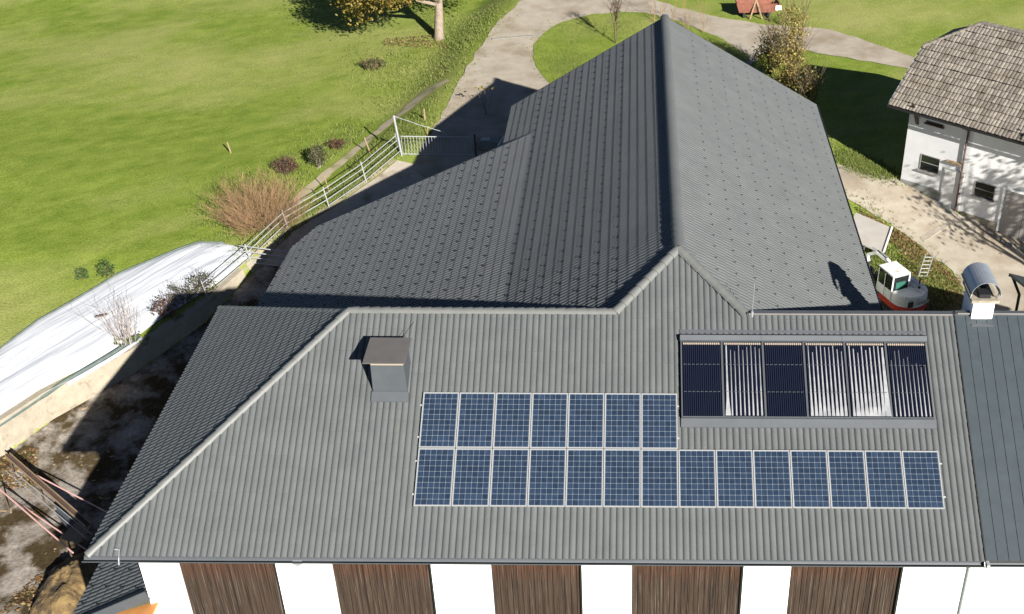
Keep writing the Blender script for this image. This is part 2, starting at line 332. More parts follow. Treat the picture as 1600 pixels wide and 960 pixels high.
A = gp(1440, 376); B = gp(1482, 350); mb = MB(); mb.box((A+B)/2+Vector((0, 0, 0.04)), ((B-A).length, 0.35, 0.03), (B-A).normalized(), Vector((0, 0, 1)).cross((B-A).normalized()))
tag(mb.build('drain_strip', 'apron'), 'pale concrete strip across the lane before the cottage door', 'drain')

# ------------------------------------------------------------------ TILED ROOFS
TW, TL = 0.352, 0.355
def tile_profile(n=6, h=0.050):
    pr = []
    for r in range(2):
        for i in range(n+(1 if r else 0)):
            t = i/n; u = (r+t)/2
            pr.append((u*TW, h*(max(0, 1-(2*t-1)**2))**0.5))
    return pr
PR = tile_profile()
def tile_local():
    v = []; n = len(PR)
    for (u, z) in PR: v.append((u, 0, z+0.018))
    for (u, z) in PR: v.append((u, TL+0.02, z+0.002))
    for (u, z) in PR: v.append((u, 0.0, z*0.15-0.004))
    f = []
    for i in range(n-1):
        f.append((i, i+1, n+i+1, n+i)); f.append((2*n+i, 2*n+i+1, i+1, i))
    return v, f
TV, TF = tile_local()
def tile_mesh(mt):
    me = bpy.data.meshes.new('roof_tile'); me.from_pydata(TV, [], TF); me.materials.append(M_[mt]); me.shade_smooth()
    me.set_sharp_from_angle(angle=math.radians(50)); return me
def tiled_slope(parent, O, U, V, poly, mt, n_ind, near, clip, stuffname='roof_tiles'):
    """poly: corners in (u,v); clip: world half-spaces (point, outward normal) cutting the edges."""
    O = Vector(O); U = Vector(U).normalized(); V = Vector(V).normalized(); N = U.cross(V)
    P3 = [O+U*a+V*b for a, b in poly]
    mb = MB(); mb.prism([p-N*0.05 for p in P3], -N*0.10)
    base = mb.build('roof_slope', 'under', parent)
    u0 = min(p[0] for p in poly); u1 = max(p[0] for p in poly); v0 = min(p[1] for p in poly); v1 = max(p[1] for p in poly)
    full = []; part = []
    r = 0
    while v0+r*TL < v1:
        v = v0+r*TL; c = 0
        while u0+c*TW < u1:
            u = u0+c*TW
            cs = [(u+.002, v+.002), (u+TW-.002, v+.002), (u+TW-.002, v+TL-.002), (u+.002, v+TL-.002)]
            k = sum(inside(q, poly) for q in cs)
            if k == 4: full.append((u, v))
            elif k > 0 or inside((u+TW/2, v+TL/2), poly): part.append((u, v))
            c += 1
        r += 1
    full.sort(key=lambda t: (O+U*t[0]+V*t[1]-near).length)
    ind, rest = full[:n_ind], full[n_ind:]+part
    R = Matrix((U, V, N)).transposed().to_4x4()
    if ind:
        me = tile_mesh(mt)
        for (u, v) in ind:
            o = bpy.data.objects.new('roof_tile', me); COL.objects.link(o); o.parent = base
            mw = R.copy(); mw.translation = O+U*u+V*v+N*rnd.uniform(-.002, .002); o.matrix_basis = mw
    vs = []; fs = []
    for (u, v) in rest:
        k = len(vs); d = rnd.uniform(-.002, .002)
        vs += [O+U*(u+a)+V*(v+b)+N*(c+d) for a, b, c in TV]; fs += [tuple(i+k for i in f) for f in TF]
    if rest:
        me = bpy.data.meshes.new(stuffname); me.from_pydata(vs, [], fs)
        bm = bmesh.new(); bm.from_mesh(me)
        for p, n in clip: bmesh.ops.bisect_plane(bm, geom=bm.verts[:]+bm.edges[:]+bm.faces[:], plane_co=p, plane_no=n, clear_outer=True)
        bm.to_mesh(me); bm.free(); me.materials.append(M_[mt]); me.shade_smooth(); me.set_sharp_from_angle(angle=math.radians(50))
        stuff(link(stuffname, me, base))
    return base
def caps(parent, A, B, r=0.13, step=0.36, name='ridge_cap', mt='cap', lift=0.03, arc=math.pi):
    A = Vector(A); B = Vector(B); d = (B-A); L = d.length; d.normalize(); n = max(1, round(L/step)); st = L/n
    side = d.cross(Vector((0, 0, 1))).normalized(); up = side.cross(d)
    v = []; f = []; k = 7
    for e, (t, rr) in enumerate([(0, r*1.17), (st*1.04, r*0.93), (0, r*0.8)]):
        for i in range(k):
            a = arc*(i/(k-1)-0.5)
            v.append(side*math.sin(a)*rr+up*(math.cos(a)*rr*0.8)+d*t)
    for i in range(k-1): f += [(i, i+1, k+i+1, k+i), (2*k+i, 2*k+i+1, i+1, i)]
    me = bpy.data.meshes.new(name); me.from_pydata(v, [], f); me.materials.append(M_[mt]); me.shade_smooth(); me.set_sharp_from_angle(angle=math.radians(55))
    for i in range(n):
        o = bpy.data.objects.new(name, me); COL.objects.link(o); o.parent = parent
        mw = Matrix.Translation(A+d*st*i+up*lift)
        if parent.name in ROOTLOC: o.matrix_parent_inverse = ROOTLOC[parent.name].inverted()
        o.matrix_basis = mw

def gutter(parent, A, B, out, r=0.075, mt='zinc', name='gutter'):
    A = Vector(A); B = Vector(B); out = Vector(out); k = 7; mb = MB(); vs = []
    for P in (A, B):
        for rr in (r, r-0.008):
            for i in range(k):
                a = math.pi*i/(k-1); vs.append(P+out*(r+math.cos(a)*-rr)+Vector((0, 0, -math.sin(a)*rr)))
    f = []
    for i in range(k-1):
        f += [(i, i+1, 2*k+i+1, 2*k+i), (k+i+1, k+i, 3*k+i, 3*k+i+1)]
    f += [(0, k, 3*k, 2*k), (k-1, 2*k-1, 4*k-1, 3*k-1)]
    mb.add(vs, f); return mb.build(name, mt, parent)

# ------------------------------------------------------------------ FARMHOUSE (front wing)
EZ, EY, RY, RZ = -0.80, -1.16, 5.19, 2.84
XL, XR, XRL, REAR = -8.50, 15.05, -2.39, 11.2
APX = Vector((7.16, 7.05, 3.90))
SLF = Vector((0, RY-EY, RZ-EZ)).normalized()
fh = thing('farmhouse', 'front farmhouse wing with grey hipped tile roof, white pillars and brown board walls', 'house', (3, 5, -10))
LF = Vector((0, RY-EY, RZ-EZ)).length
def v_of(y): return (y-EY)/SLF.y
polyF = [(0, 0), (XR-XL, 0), (XR-XL, LF), (8.98-XL, LF), (APX.x-XL, v_of(APX.y)), (5.36-XL, LF), (XRL-XL, LF)]
E1 = Vector((XL, EY, EZ)); HT = Vector((XRL, RY, RZ)); H1 = Vector((5.36, RY, RZ)); H2 = Vector((8.98, RY, RZ))
NF = Vector((1, 0, 0)).cross(SLF)
def cutn(a, b, keep):    # plane through a-b, perpendicular to the front slope, normal pointing away from keep
    n = (b-a).cross(NF).normalized()
    return (a, n if n.dot(keep-a) < 0 else -n)
KP = Vector((7.16, 2, 1))
# the slope is cut in two stretches so that each edge can be trimmed on its own
yard_near = CAM_POS
polyA = [(0, 0), (XR-XL, 0), (XR-XL, LF), (XRL-XL, LF)]
polyB = [(5.36-XL, LF), (8.98-XL, LF), (APX.x-XL, v_of(APX.y))]
s1 = tiled_slope(fh, E1+Vector((0, 0, 0)), (1, 0, 0), SLF, polyA, 'tile', 300, yard_near,
                 [cutn(E1, HT, KP), (Vector((XR, 0, 0)), Vector((1, 0, 0))), (Vector((0, RY, RZ)), SLF)])
# upper triangle in phase with the courses below
r0 = math.floor(LF/TL)*TL; c0 = math.floor((5.36-XL)/TW)*TW
O2 = E1+Vector((1, 0, 0))*c0+SLF*r0
tiled_slope(fh, O2, (1, 0, 0), SLF, [(0, 0.0)]+[(a-c0, b-r0) for a, b in [(8.98-XL+0.3, r0), (8.98-XL, LF), (APX.x-XL, v_of(APX.y)), (5.36-XL, LF)]], 'tile', 0, yard_near,
            [cutn(H1, APX, KP), cutn(H2, APX, KP), (Vector((0, RY, RZ)), -SLF)], 'roof_tiles')
# left hip slope
LU = Vector((0, -1, 0)); RL = Vector((XL+0.25, REAR, EZ))
LV = (HT-Vector((XL, RY, EZ))); LLn = LV.length; LV.normalize()
OL = Vector((XL, REAR, EZ))
NL = LU.cross(LV)
def cutg(a, b, keep, N):
    n = (b-a).cross(N).normalized(); return (a, n if n.dot(keep-a) < 0 else -n)
KL = Vector((XL+1, RY, EZ))
tiled_slope(fh, OL, LU, LV, [(0, 0), (REAR-EY, 0), (REAR-RY, LLn)], 'tile_shade', 0, yard_near, [cutg(E1, HT, KL, NL), cutg(OL, HT, KL, NL)])
# rear slope (turned away from the camera)
mb = MB(); mb.prism([(XL, REAR, EZ), (XR, REAR, EZ), (XR, RY, RZ-0.02), (XRL, RY, RZ-0.02)], (0, 0, -0.12)); mb.build('rear_slope', 'tile_shade', fh)
ro = MB(); ro.bb(0, 0.01, 0, 0.01, 0, 0.01)
ridge = MB().prism([HT+Vector((0, -0.06, -0.05)), H1+Vector((0, -0.06, -0.05)), H1+Vector((0, 0.06, -0.05)), HT+Vector((0, 0.06, -0.05))], (0, 0, 0.06)).build('ridge_batten', 'under', fh)
caps(ridge, H1, HT, 0.13, 0.30)
caps(ridge, E1+Vector((0.05, 0.03, 0.0)), HT, 0.115, 0.42)
caps(ridge, OL, HT, 0.10, 0.36, lift=-0.02)
caps(ridge, H1+Vector((-.05, -.03, 0)), APX, 0.14, 0.36)
caps(ridge, H2+Vector((0.08, -0.06, 0)), APX, 0.15, 0.32)
mb = MB(); mb.bb(9.1, 15.1, RY-0.09, RY+0.10, RZ-0.03, RZ+0.05); mb.build('ridge_flashing', 'zinc', fh)
mb = MB(); mb.tube([(9.15, RY-0.10, RZ+0.045), (15.0, RY-0.10, RZ+0.045)], 0.03); mb.build('flashing_edge', 'plate', fh)
gutter(fh, (XL-0.05, EY+0.02, EZ-0.01), (XR, EY+0.02, EZ-0.01), (0, -1, 0), 0.095)
mb = MB(); mb.bb(XL+0.02, XR, EY+0.03, EY+0.09, EZ-0.20, EZ-0.02); mb.build('eave_board', 'black', fh)
mb = MB(); mb.bb(XL-0.02, XL+0.05, EY+0.1, REAR, EZ-0.18, EZ-0.02); mb.build('eave_board', 'black', fh)
mb = MB(); mb.prism([(XL+0.05, EY+0.1, EZ-0.06), (XR, EY+0.1, EZ-0.06), (XR, REAR, EZ-0.06), (XL+0.05, REAR, EZ-0.06)], (0, 0, -0.03)); mb.build('soffit', 'brown_wood', fh)
# walls
WY = -0.45
mb = MB(); mb.bb(-7.54, XR, -0.28, 11.0, -10.2, EZ-0.1); mb.build('wall', 'white', fh)
edges = [(-7.545, -6.50), (-3.84, -2.33), (0.38, 2.0), (4.47, 5.83), (8.86, 10.14), (13.18, 15.05)]
for a, b in edges:
    mb = MB(); mb.bb(a, b, WY, -0.277, -10.15, EZ-0.11); mb.build('wall_pillar', 'white', fh)
for (a, b) in [(-6.50, -3.84), (-2.33, 0.38), (2.0, 4.47), (5.83, 8.86), (10.14, 13.18)]:
    mb = MB(); mb.bb(a+0.004, b-0.004, -0.30, -0.279, -10.1, EZ-0.12); pn = mb.build('board_wall', 'black', fh)
    x = a+0.012
    while x < b-0.05:
        wd = min(rnd.uniform(0.13, 0.20), b-0.012-x)
        if b-0.012-(x+wd) < 0.08: wd = b-0.012-x
        dd = rnd.uniform(0, 0.03)
        mb = MB(); mb.bb(x+0.006, x+wd-0.007, -0.345-dd, -0.302, -10.05, EZ-0.13); mb.build('board', 'wood', pn, fix=False)
        x += wd
    mb = MB(); mb.bb(b-0.05, b-0.006, -0.44, -0.37, -10.05, EZ-0.13); mb.build('edge_strip', 'black', fh)  # black strip along the right side of each board panel
mb = MB(); mb.tube([(14.93, WY-0.05, EZ-0.2), (14.93, WY-0.05, -9.9)], 0.028); mb.build('downpipe', 'zinc_light', fh)
mb = MB(); mb.tube([(-2.95, EY-0.04, EZ-0.08), (-2.95, EY+0.0, EZ-0.22), (-2.95, EY+0.15, EZ-0.36)], [0.13, 0.07, 0.05], 10); mb.build('gutter_outlet', 'zinc_light', fh)
mb = MB(); mb.tube([(-7.62, EY+0.12, EZ+0.16), (-7.58, EY-0.1, EZ+0.06), (-7.57, EY-0.2, EZ-0.1)], 0.022); mb.tube([(-7.74, EY+0.12, EZ+0.16), (-7.62, EY+0.12, EZ+0.16)], 0.022); mb.build('conductor_clamp', 'steel', fh)
mb = MB(); mb.tube([(9.25, RY-0.1, RZ), (9.27, RY-0.05, RZ+1.05)], [0.012, 0.006], 5); mb.tube([(9.25, RY-0.1, RZ-0.05), (9.25, RY-0.1, RZ+0.14)], 0.04); mb.build('lightning_rod', 'steel', fh)
# sheet-metal vent chimney on the front slope
cx0, cx1, cy0, cy1 = -1.42, -0.44, 2.92, 3.75
def zF(y): return EZ+(y-EY)*SLF.z/SLF.y
mb = MB(); mb.hexa([(cx0, cy0, zF(cy0)-.05), (cx1, cy0, zF(cy0)-.05), (cx1, cy1, zF(cy1)-.05), (cx0, cy1, zF(cy1)-.05)], [(cx0+.03, cy0, 2.52), (cx1-.03, cy0, 2.52), (cx1-.03, cy1, 2.52), (cx0+.03, cy1, 2.52)])
ch = mb.build('vent_chimney', 'zinc', fh, bevel=0.012)
mb = MB(); mb.box((-0.945, 3.24, 2.80), (1.16, 1.22, 0.03), (1, 0, 0), (0, 1, 0.03), (0, -0.03, 1)); mb.build('cover_plate', 'plate', ch, bevel=0.006)
for (x, y) in [(cx0+.08, cy0+.06), (cx1-.08, cy0+.06), (cx0+.08, cy1-.06), (cx1-.08, cy1-.06)]:
    mb = MB(); mb.box((x, y, 2.65), (0.05, 0.03, 0.30)); mb.build('plate_bracket', 'zinc', ch)
mb = MB(); mb.bb(cx0+.04, cx1-.04, cy0+0.01, cy0+0.06, 2.52, 2.58); mb.build('rim', 'copper', ch)
nrm = NF*0.075
mb = MB(); yy0, yy1 = cy0-0.22, cy0+0.02
mb.hexa([Vector((cx0-.03, yy0, zF(yy0))), Vector((cx1+.03, yy0, zF(yy0))), Vector((cx1+.03, yy1, zF(yy1))), Vector((cx0-.03, yy1, zF(yy1)))], [Vector((cx0-.03, yy0, zF(yy0)))+nrm, Vector((cx1+.03, yy0, zF(yy0)))+nrm, Vector((cx1+.03, yy1, zF(yy1)+.05))+nrm, Vector((cx0-.03, yy1, zF(yy1)+.05))+nrm])
mb.build('flashing', 'zinc', ch, bevel=0.01)
mb = MB(); mb.tube([(-0.52, 3.86, 2.8), (-0.75, 4.6, zF(4.6)+.08)], 0.008, 4); mb.tube([(-0.40, 3.86, 2.8), (-0.45, 4.85, zF(4.85)+.08)], 0.008, 4); mb.build('stay_wire', 'zinc_light', ch)

# ------------------------------------------------------------------ PHOTOVOLTAIC PANELS
RF = Matrix((Vector((1, 0, 0)), SLF, NF)).transposed()
PVO = Vector((0, 0, 0))
AL = 0.52057; PVV = Vector((0, math.cos(AL), math.sin(AL))); PVN = Vector((0, -math.sin(AL), math.cos(AL)))
RPV = Matrix((Vector((1, 0, 0)), PVV, PVN)).transposed()
pw, ph = 0.992, 1.645
def pv_parts():
    fr = MB(); t = 0.027; h0, h1 = -0.04, 0.004
    fr.bb(0, t, 0, ph, h0, h1); fr.bb(pw-t, pw, 0, ph, h0, h1); fr.bb(t, pw-t, 0, t, h0, h1); fr.bb(t, pw-t, ph-t, ph, h0, h1)
    bs = MB(); bs.bb(t-.004, pw-t+.004, t-.004, ph-t+.004, -0.03, -0.008)
    ce = MB(); cw = (pw-2*t-0.018)/6; chh = (ph-2*t-0.018)/10
    for i in range(6):
        for j in range(10):
            x = t+0.009+i*cw; y = t+0.009+j*chh; g = 0.0042; c = 0.009
            ce.add([(x+g+c, y+g, -.005), (x+cw-g-c, y+g, -.005), (x+cw-g, y+g+c, -.005), (x+cw-g, y+chh-g-c, -.005), (x+cw-g-c, y+chh-g, -.005), (x+g+c, y+chh-g, -.005), (x+g, y+chh-g-c, -.005), (x+g, y+g+c, -.005)], [tuple(range(8))])
    out = []
    for b, n, mt in ((fr, 'frame', 'frame_white'), (bs, 'backsheet', 'backsheet'), (ce, 'cells', 'cell')):
        me = bpy.data.meshes.new(n); me.from_pydata(b.v, [], b.f); me.materials.append(M_[mt]); out.append((n, me))
    return out
PVP = pv_parts()
ordn = ['first', 'second', 'third', 'fourth', 'fifth', 'sixth', 'seventh', 'eighth', 'ninth', 'tenth', 'eleventh', 'twelfth', 'thirteenth', 'fourteenth']
for row, n in ((0, 14), (1, 7)):
    for i in range(n):
        loc = PVO+Vector((1, 0, 0))*(i*1.0105+0.008)+PVV*(row*1.668+0.005)+PVN*rnd.uniform(-.003, .003)
        lab = ('blue solar panel, %s from the hip in the long eave-side row of fourteen' if row == 0 else 'blue solar panel, %s from the vent chimney in the short upper row of seven') % ordn[i]
        t = thing('solar_panel', lab, 'solar panel', loc, 'photovoltaic panels on the front roof', RPV)
        for nme, me in PVP:
            o = link(nme, me, t, local=True)
            if nme == 'cells': stuff(o)
mb = MB()
for v in (0.35, 1.3, 2.0, 2.95):
    L = 14.2 if v < 1.6 else 7.1
    mb.box(PVV*v+PVN*-0.062+Vector((L/2-0.03, 0, 0)), (L+0.08, 0.04, 0.045), (1, 0, 0), PVV, PVN)
tag(mb.build('mounting_rails', 'zinc_light'), 'aluminium mounting rails under the blue solar panels', 'rails')

# ------------------------------------------------------------------ THERMAL COLLECTORS (vacuum tubes)
CO = Vector((7.19, 2.30, zF(2.30))); cwid, chei = 1.157, 2.33
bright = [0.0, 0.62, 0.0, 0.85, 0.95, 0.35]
names = ['dark collector of vacuum tubes standing above the short panel row end', 'collector with thin white streaks between two dark collectors', 'dark collector of vacuum tubes between two streaked collectors',
         'collector with broad white streaks beside the second dark collector', 'brightest collector with white streaks merging at its lower edge', 'half-bright bluish collector at the slate roof end of the row']
for i in range(6):
    loc = CO+Vector((1, 0, 0))*(i*cwid)+NF*0.13
    t = thing('tube_collector', names[i], 'solar collector', loc, 'vacuum tube collectors on the front roof', RF)
    mb = MB(); mb.bb(0.0, cwid-0.004, 0.02, chei-0.02, -0.02, 0.0); o = mb.build('back_tray', 'absorber', None); o.parent = t
    nt_ = 18; pitch = (cwid-0.11)/nt_
    proto = None
    for k in range(nt_):
        x = 0.05+pitch*(k+0.5); r = 0.024
        if proto is None:
            vs = []; fs = []; kk = 8
            for y in (0.04, chei-0.10):
                for a in range(kk): vs.append((math.cos(2*math.pi*a/kk)*r, y, math.sin(2*math.pi*a/kk)*r))
            for a in range(kk): fs.append((a, (a+1) % kk, kk+(a+1) % kk, kk+a))
            me = bpy.data.meshes.new('vacuum_tube'); me.from_pydata(vs, [], fs); me.materials.append(M_['tube']); me.shade_smooth(); proto = me
        o = bpy.data.objects.new('vacuum_tube', proto); COL.objects.link(o); o.parent = t; o.location = (x, 0, 0.032)
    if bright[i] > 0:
        # pale tapering strips over the tubes, reflections put into their colour and shape
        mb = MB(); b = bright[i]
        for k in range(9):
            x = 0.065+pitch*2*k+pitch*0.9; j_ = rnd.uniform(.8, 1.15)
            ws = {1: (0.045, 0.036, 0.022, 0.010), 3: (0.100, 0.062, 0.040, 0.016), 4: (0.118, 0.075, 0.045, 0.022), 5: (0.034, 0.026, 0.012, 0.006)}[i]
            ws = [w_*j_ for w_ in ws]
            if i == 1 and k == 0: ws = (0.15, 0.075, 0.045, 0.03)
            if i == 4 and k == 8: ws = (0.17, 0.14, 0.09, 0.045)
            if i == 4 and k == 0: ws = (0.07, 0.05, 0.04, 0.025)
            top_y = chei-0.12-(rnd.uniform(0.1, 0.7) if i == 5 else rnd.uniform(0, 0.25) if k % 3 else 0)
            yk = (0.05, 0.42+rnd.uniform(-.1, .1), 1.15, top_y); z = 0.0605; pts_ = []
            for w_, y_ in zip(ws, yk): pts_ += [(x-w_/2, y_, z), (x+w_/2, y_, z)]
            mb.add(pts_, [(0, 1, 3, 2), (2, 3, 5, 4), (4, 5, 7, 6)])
        o = mb.build('reflection_strips', 'reflection_paint', None, fix=False); o.parent = t
    for y in (0.76, 1.60):
        mb = MB()
        for k in range(9):
            x = 0.06+pitch*2*k; mb.box((x+0.04, y+0.006, 0.064), (0.075, 0.014, 0.006), (1, 0.12, 0), (-0.12, 1, 0))
        o = mb.build('tube_clips', 'zinc', None); o.parent = t; stuff(o)
    mb = MB()
    for k in range(nt_): mb.box((0.05+pitch*(k+0.5), chei-0.075, 0.045), (pitch*0.72, 0.05, 0.05))
    o = mb.build('tube_heads', 'copper', None); o.parent = t; stuff(o)
    mb = MB(); mb.bb(-0.012, 0.018, 0, chei, -0.05, 0.05); mb.bb(cwid-0.032, cwid-0.008, 0, chei, -0.05, 0.05); mb.bb(0.018, cwid-0.032, 0.0, 0.03, -0.05, 0.05)
    o = mb.build('side_rail', 'zinc', None); o.parent = t
for k, (a, b, lab) in enumerate([(0, 2.28, 'above the darkest'), (2.30, 4.55, 'above the middle'), (4.57, 6.97, 'above the brightest')]):
    t = thing('header_cover', 'grey sheet-metal header cover running %s vacuum tube collectors' % lab, 'cover', CO+Vector((a, 0, 0))+SLF*(chei+0.0), 'collector header covers', RF)
    mb = MB(); mb.hexa([(-.03, 0, -0.02), (b-a, 0, -0.02), (b-a, 0.36, -0.02), (-.03, 0.36, -0.02)], [(-.03, 0.02, 0.21), (b-a, 0.02, 0.21), (b-a, 0.17, 0.25), (-.03, 0.17, 0.25)]); o = mb.build('cover', 'zinc', None, bevel=0.008); o.parent = t
    mb = MB(); mb.bb(-.03, b-a, 0.34, 0.44, 0.03, 0.055); o = mb.build('apron', 'zinc', None); o.parent = t
for k, (a, b, lab) in enumerate([(0, 2.45, 'below the darkest'), (2.47, 4.75, 'below the middle'), (4.77, 7.0, 'below the brightest')]):
    t = thing('foot_cover', 'grey sheet-metal apron running %s vacuum tube collectors' % lab, 'cover', CO+Vector((a, 0, 0))+SLF*(-0.26), 'collector foot aprons', RF)
    mb = MB(); mb.hexa([(-.03, 0, 0.03), (b-a, 0, 0.03), (b-a, 0.27, 0.0), (-.03, 0.27, 0.0)], [(-.03, 0, 0.08), (b-a, 0, 0.08), (b-a, 0.25, 0.12), (-.03, 0.25, 0.12)]); o = mb.build('apron', 'zinc', None, bevel=0.006); o.parent = t

# ------------------------------------------------------------------ BARN (rear wing)
bn = thing('barn', 'long rear barn with dark tiled gable roof, snow guards and low side extension', 'barn', (7, 18, -7))
FY = 27.8; RA = math.radians(30.2); LA = math.radians(31.1); NA = math.radians(24.7)
NEAR = Vector((7.16, 5.3, 3.9)); EX = 14.12
RVd = Vector((-math.cos(RA), 0, math.sin(RA))); RLen = (EX-APX.x)/math.cos(RA)
OR = Vector((EX, 5.4, APX.z-(EX-APX.x)*math.tan(RA)))
NRr = Vector((0, 1, 0)).cross(RVd)
yr = FY-5.4
hipR = [(H2.y-5.4, (EX-H2.x)/math.cos(RA)), (APX.y-5.4, RLen)]
sR = tiled_slope(bn, OR, (0, 1, 0), RVd, [(0, 0), (yr, 0), (yr, RLen), (APX.y-5.4, RLen), (0.0, (EX-9.19)/math.cos(RA))], 'tile', 0, yard_near,
                 [(Vector((0, FY, 0)), Vector((0, 1, 0))), cutg(H2, APX, Vector((13, 20, 0)), NRr)])
LVd = Vector((math.cos(LA), 0, math.sin(LA))); LXE = 0.24; LLen = (APX.x-LXE)/math.cos(LA)
OLb = Vector((LXE, FY, APX.z-(APX.x-LXE)*math.tan(LA)))
NLl = Vector((0, -1, 0)).cross(LVd)
yl = FY-5.3
sL = tiled_slope(bn, OLb, (0, -1, 0), LVd, [(0, 0), (yl, 0), (yl, (H1.x-LXE)/math.cos(LA)), (FY-APX.y, LLen), (0, LLen)], 'tile_shade', 0, yard_near,
                 [(Vector((0, FY, 0)), Vector((0, 1, 0))), cutg(H1, APX, Vector((2, 20, 0)), NLl)])
# low extension
BX, BZ, NY = 1.53, 0.53, 22.95
NVd = Vector((math.cos(NA), 0, math.sin(NA))); NXE = -9.32; NLen = (BX-NXE)/math.cos(NA)
ON = Vector((NXE, NY, BZ-(BX-NXE)*math.tan(NA)))
NNn = Vector((0, -1, 0)).cross(NVd)
def nv(x): return (x-NXE)/math.cos(NA)
def Np(x, y): return Vector((x, y, BZ-(BX-x)*math.tan(NA)))
polyN = [(nv(-9.02), 0), ]
polyN = [(0, 0), (0, 0)]
polyN = [(NY-21.7, nv(-9.05)), (NY-16.85, nv(-9.32)), (NY-7.6, nv(1.53)), (0, nv(1.53)), (0, nv(-8.05))]
polyN = [(a, b) for a, b in polyN]
tiled_slope(bn, ON, (0, -1, 0), NVd, polyN, 'tile_shade', 0, yard_near,
            [(Vector((0, NY, 0)), Vector((0, 1, 0))), cutg(Np(-9.05, 21.7), Np(-8.05, NY), Np(0, 18), NNn), cutg(Np(-9.05, 21.7), Np(-9.32, 16.85), Np(0, 18), NNn), cutg(Np(-9.32, 16.85), Np(1.53, 7.6), Np(0, 20), NNn)])
mb = MB(); mb.bb(APX.x-0.05, APX.x+0.05, APX.y, FY, APX.z-0.06, APX.z); rb = mb.build('ridge_batten', 'under', bn)
caps(rb, (APX.x, FY, APX.z), APX, 0.17, 0.40, mt='tile', lift=0.02)
def guards(parent, O, U, V, poly, N, du=0.704, dv=0.71, v0=0.5, k=1.0):
    mb = MB(); us = [p[0] for p in poly]; vs = [p[1] for p in poly]; r = 0; v = min(vs)+v0
    while v < max(vs)-0.45:
        u = min(us)+0.18+(TW if r % 2 else 0)
        while u < max(us):
            if inside((u, v), poly):
                c = O+U*u+V*v+N*0.06
                mb.box(c+N*-.01, (0.026*k, 0.09*k, 0.03*k), U, V, N); mb.box(c+V*-0.03+N*0.01, (0.045*k, 0.016*k, 0.045*k), U, V, N)
            u += du
        v += dv; r += 1
    return stuff(mb.build('snow_guards', 'black', parent, fix=False))
guards(sR, OR, Vector((0, 1, 0)), RVd, [(0.3, 0), (yr-.2, 0), (yr-.2, RLen-.5), (APX.y-5.4+.4, RLen-.5), (0.3, (EX-9.4)/math.cos(RA))], NRr, v0=0.37)
guards(sR, OR, Vector((0, 1, 0)), RVd, [(0, 0.0), (yr, 0.0), (yr, 0.30), (0, 0.30)], NRr, du=0.352, dv=0.2, v0=0.02)
guards(sL, OLb, Vector((0, -1, 0)), LVd, [(0.3, 1.6), (yl, 1.6), (yl, 4.5), (FY-APX.y-.5, LLen-1.2), (0.3, LLen-1.2)], NLl, v0=0.1, k=1.1)
guards(sL, OLb, Vector((0, -1, 0)), LVd, [(0.1, 0.0), (4.2, 0.0), (4.2, 1.5), (0.1, 1.5)], NLl, v0=0.05)
guards(bn.children[-1] if False else sL, ON, Vector((0, -1, 0)), NVd, polyN, NNn, v0=0.25)
# verges, eave boards, walls
def strip(name, A, B, w, h, mt, parent):
    A = Vector(A); B = Vector(B); d = (B-A).normalized(); s_ = Vector((0, 0, 1)).cross(d).normalized(); u_ = d.cross(s_)
    mb = MB(); mb.box((A+B)/2, ((B-A).length, w, h), d, s_, u_); return mb.build(name, mt, parent)
AF = Vector((APX.x, FY+0.03, APX.z))
strip('verge_board', AF+Vector((0, 0, -.06)), OR+Vector((0, yr+.03, -.06)), 0.06, 0.2, 'zinc', bn)
strip('verge_board', AF+Vector((0, 0, -.06)), OLb+Vector((0, .03, -.06)), 0.06, 0.2, 'zinc', bn)
strip('verge_board', Np(-8.05, NY+.03)+Vector((0, 0, -.07)), Np(1.6, NY+.03)+Vector((0, 0, -.03)), 0.06, 0.16, 'zinc', bn)
gutter(bn, (EX-0.02, FY, OR.z-0.02), (EX-0.02, 6, OR.z-0.02), (1, 0, 0), 0.07, 'zinc')
strip('eave_board', Np(-9.34, 16.85)+Vector((0, 0, -.09)), Np(-9.07, 21.7)+Vector((0, 0, -.09)), 0.04, 0.16, 'black', bn)
strip('eave_board', Np(-9.07, 21.7)+Vector((0, 0, -.09)), Np(-8.07, NY)+Vector((0, 0, -.09)), 0.04, 0.16, 'black', bn)
gw = lambda x: min(APX.z-(abs(x-APX.x))*math.tan(RA)*1.02, 10)-0.28
mb = MB(); prof = [(0.9, -10), (13.5, -10), (13.5, gw(13.5)), (APX.x, gw(APX.x)), (0.9, gw(0.9))]
mb.prism([(x, FY-0.8, z) for x, z in prof], (0, -16, 0)); mb.build('wall', 'white', bn)
mb = MB(); mb.prism([(-8.0, 17.4, -10), (-8.0, NY-1.6, -10), (1.0, NY-0.6, -10), (1.0, 10.5, -10)], (0, 0, 5.4)); mb.build('extension_wall', 'white', bn)
mb = MB(); a = OLb+Vector((-.06, -3.1, -.08)); mb.tube([a, a+Vector((-.28, -.1, -.42))], 0.06, 10); mb.build('overflow_pipe', 'zinc_light', bn)

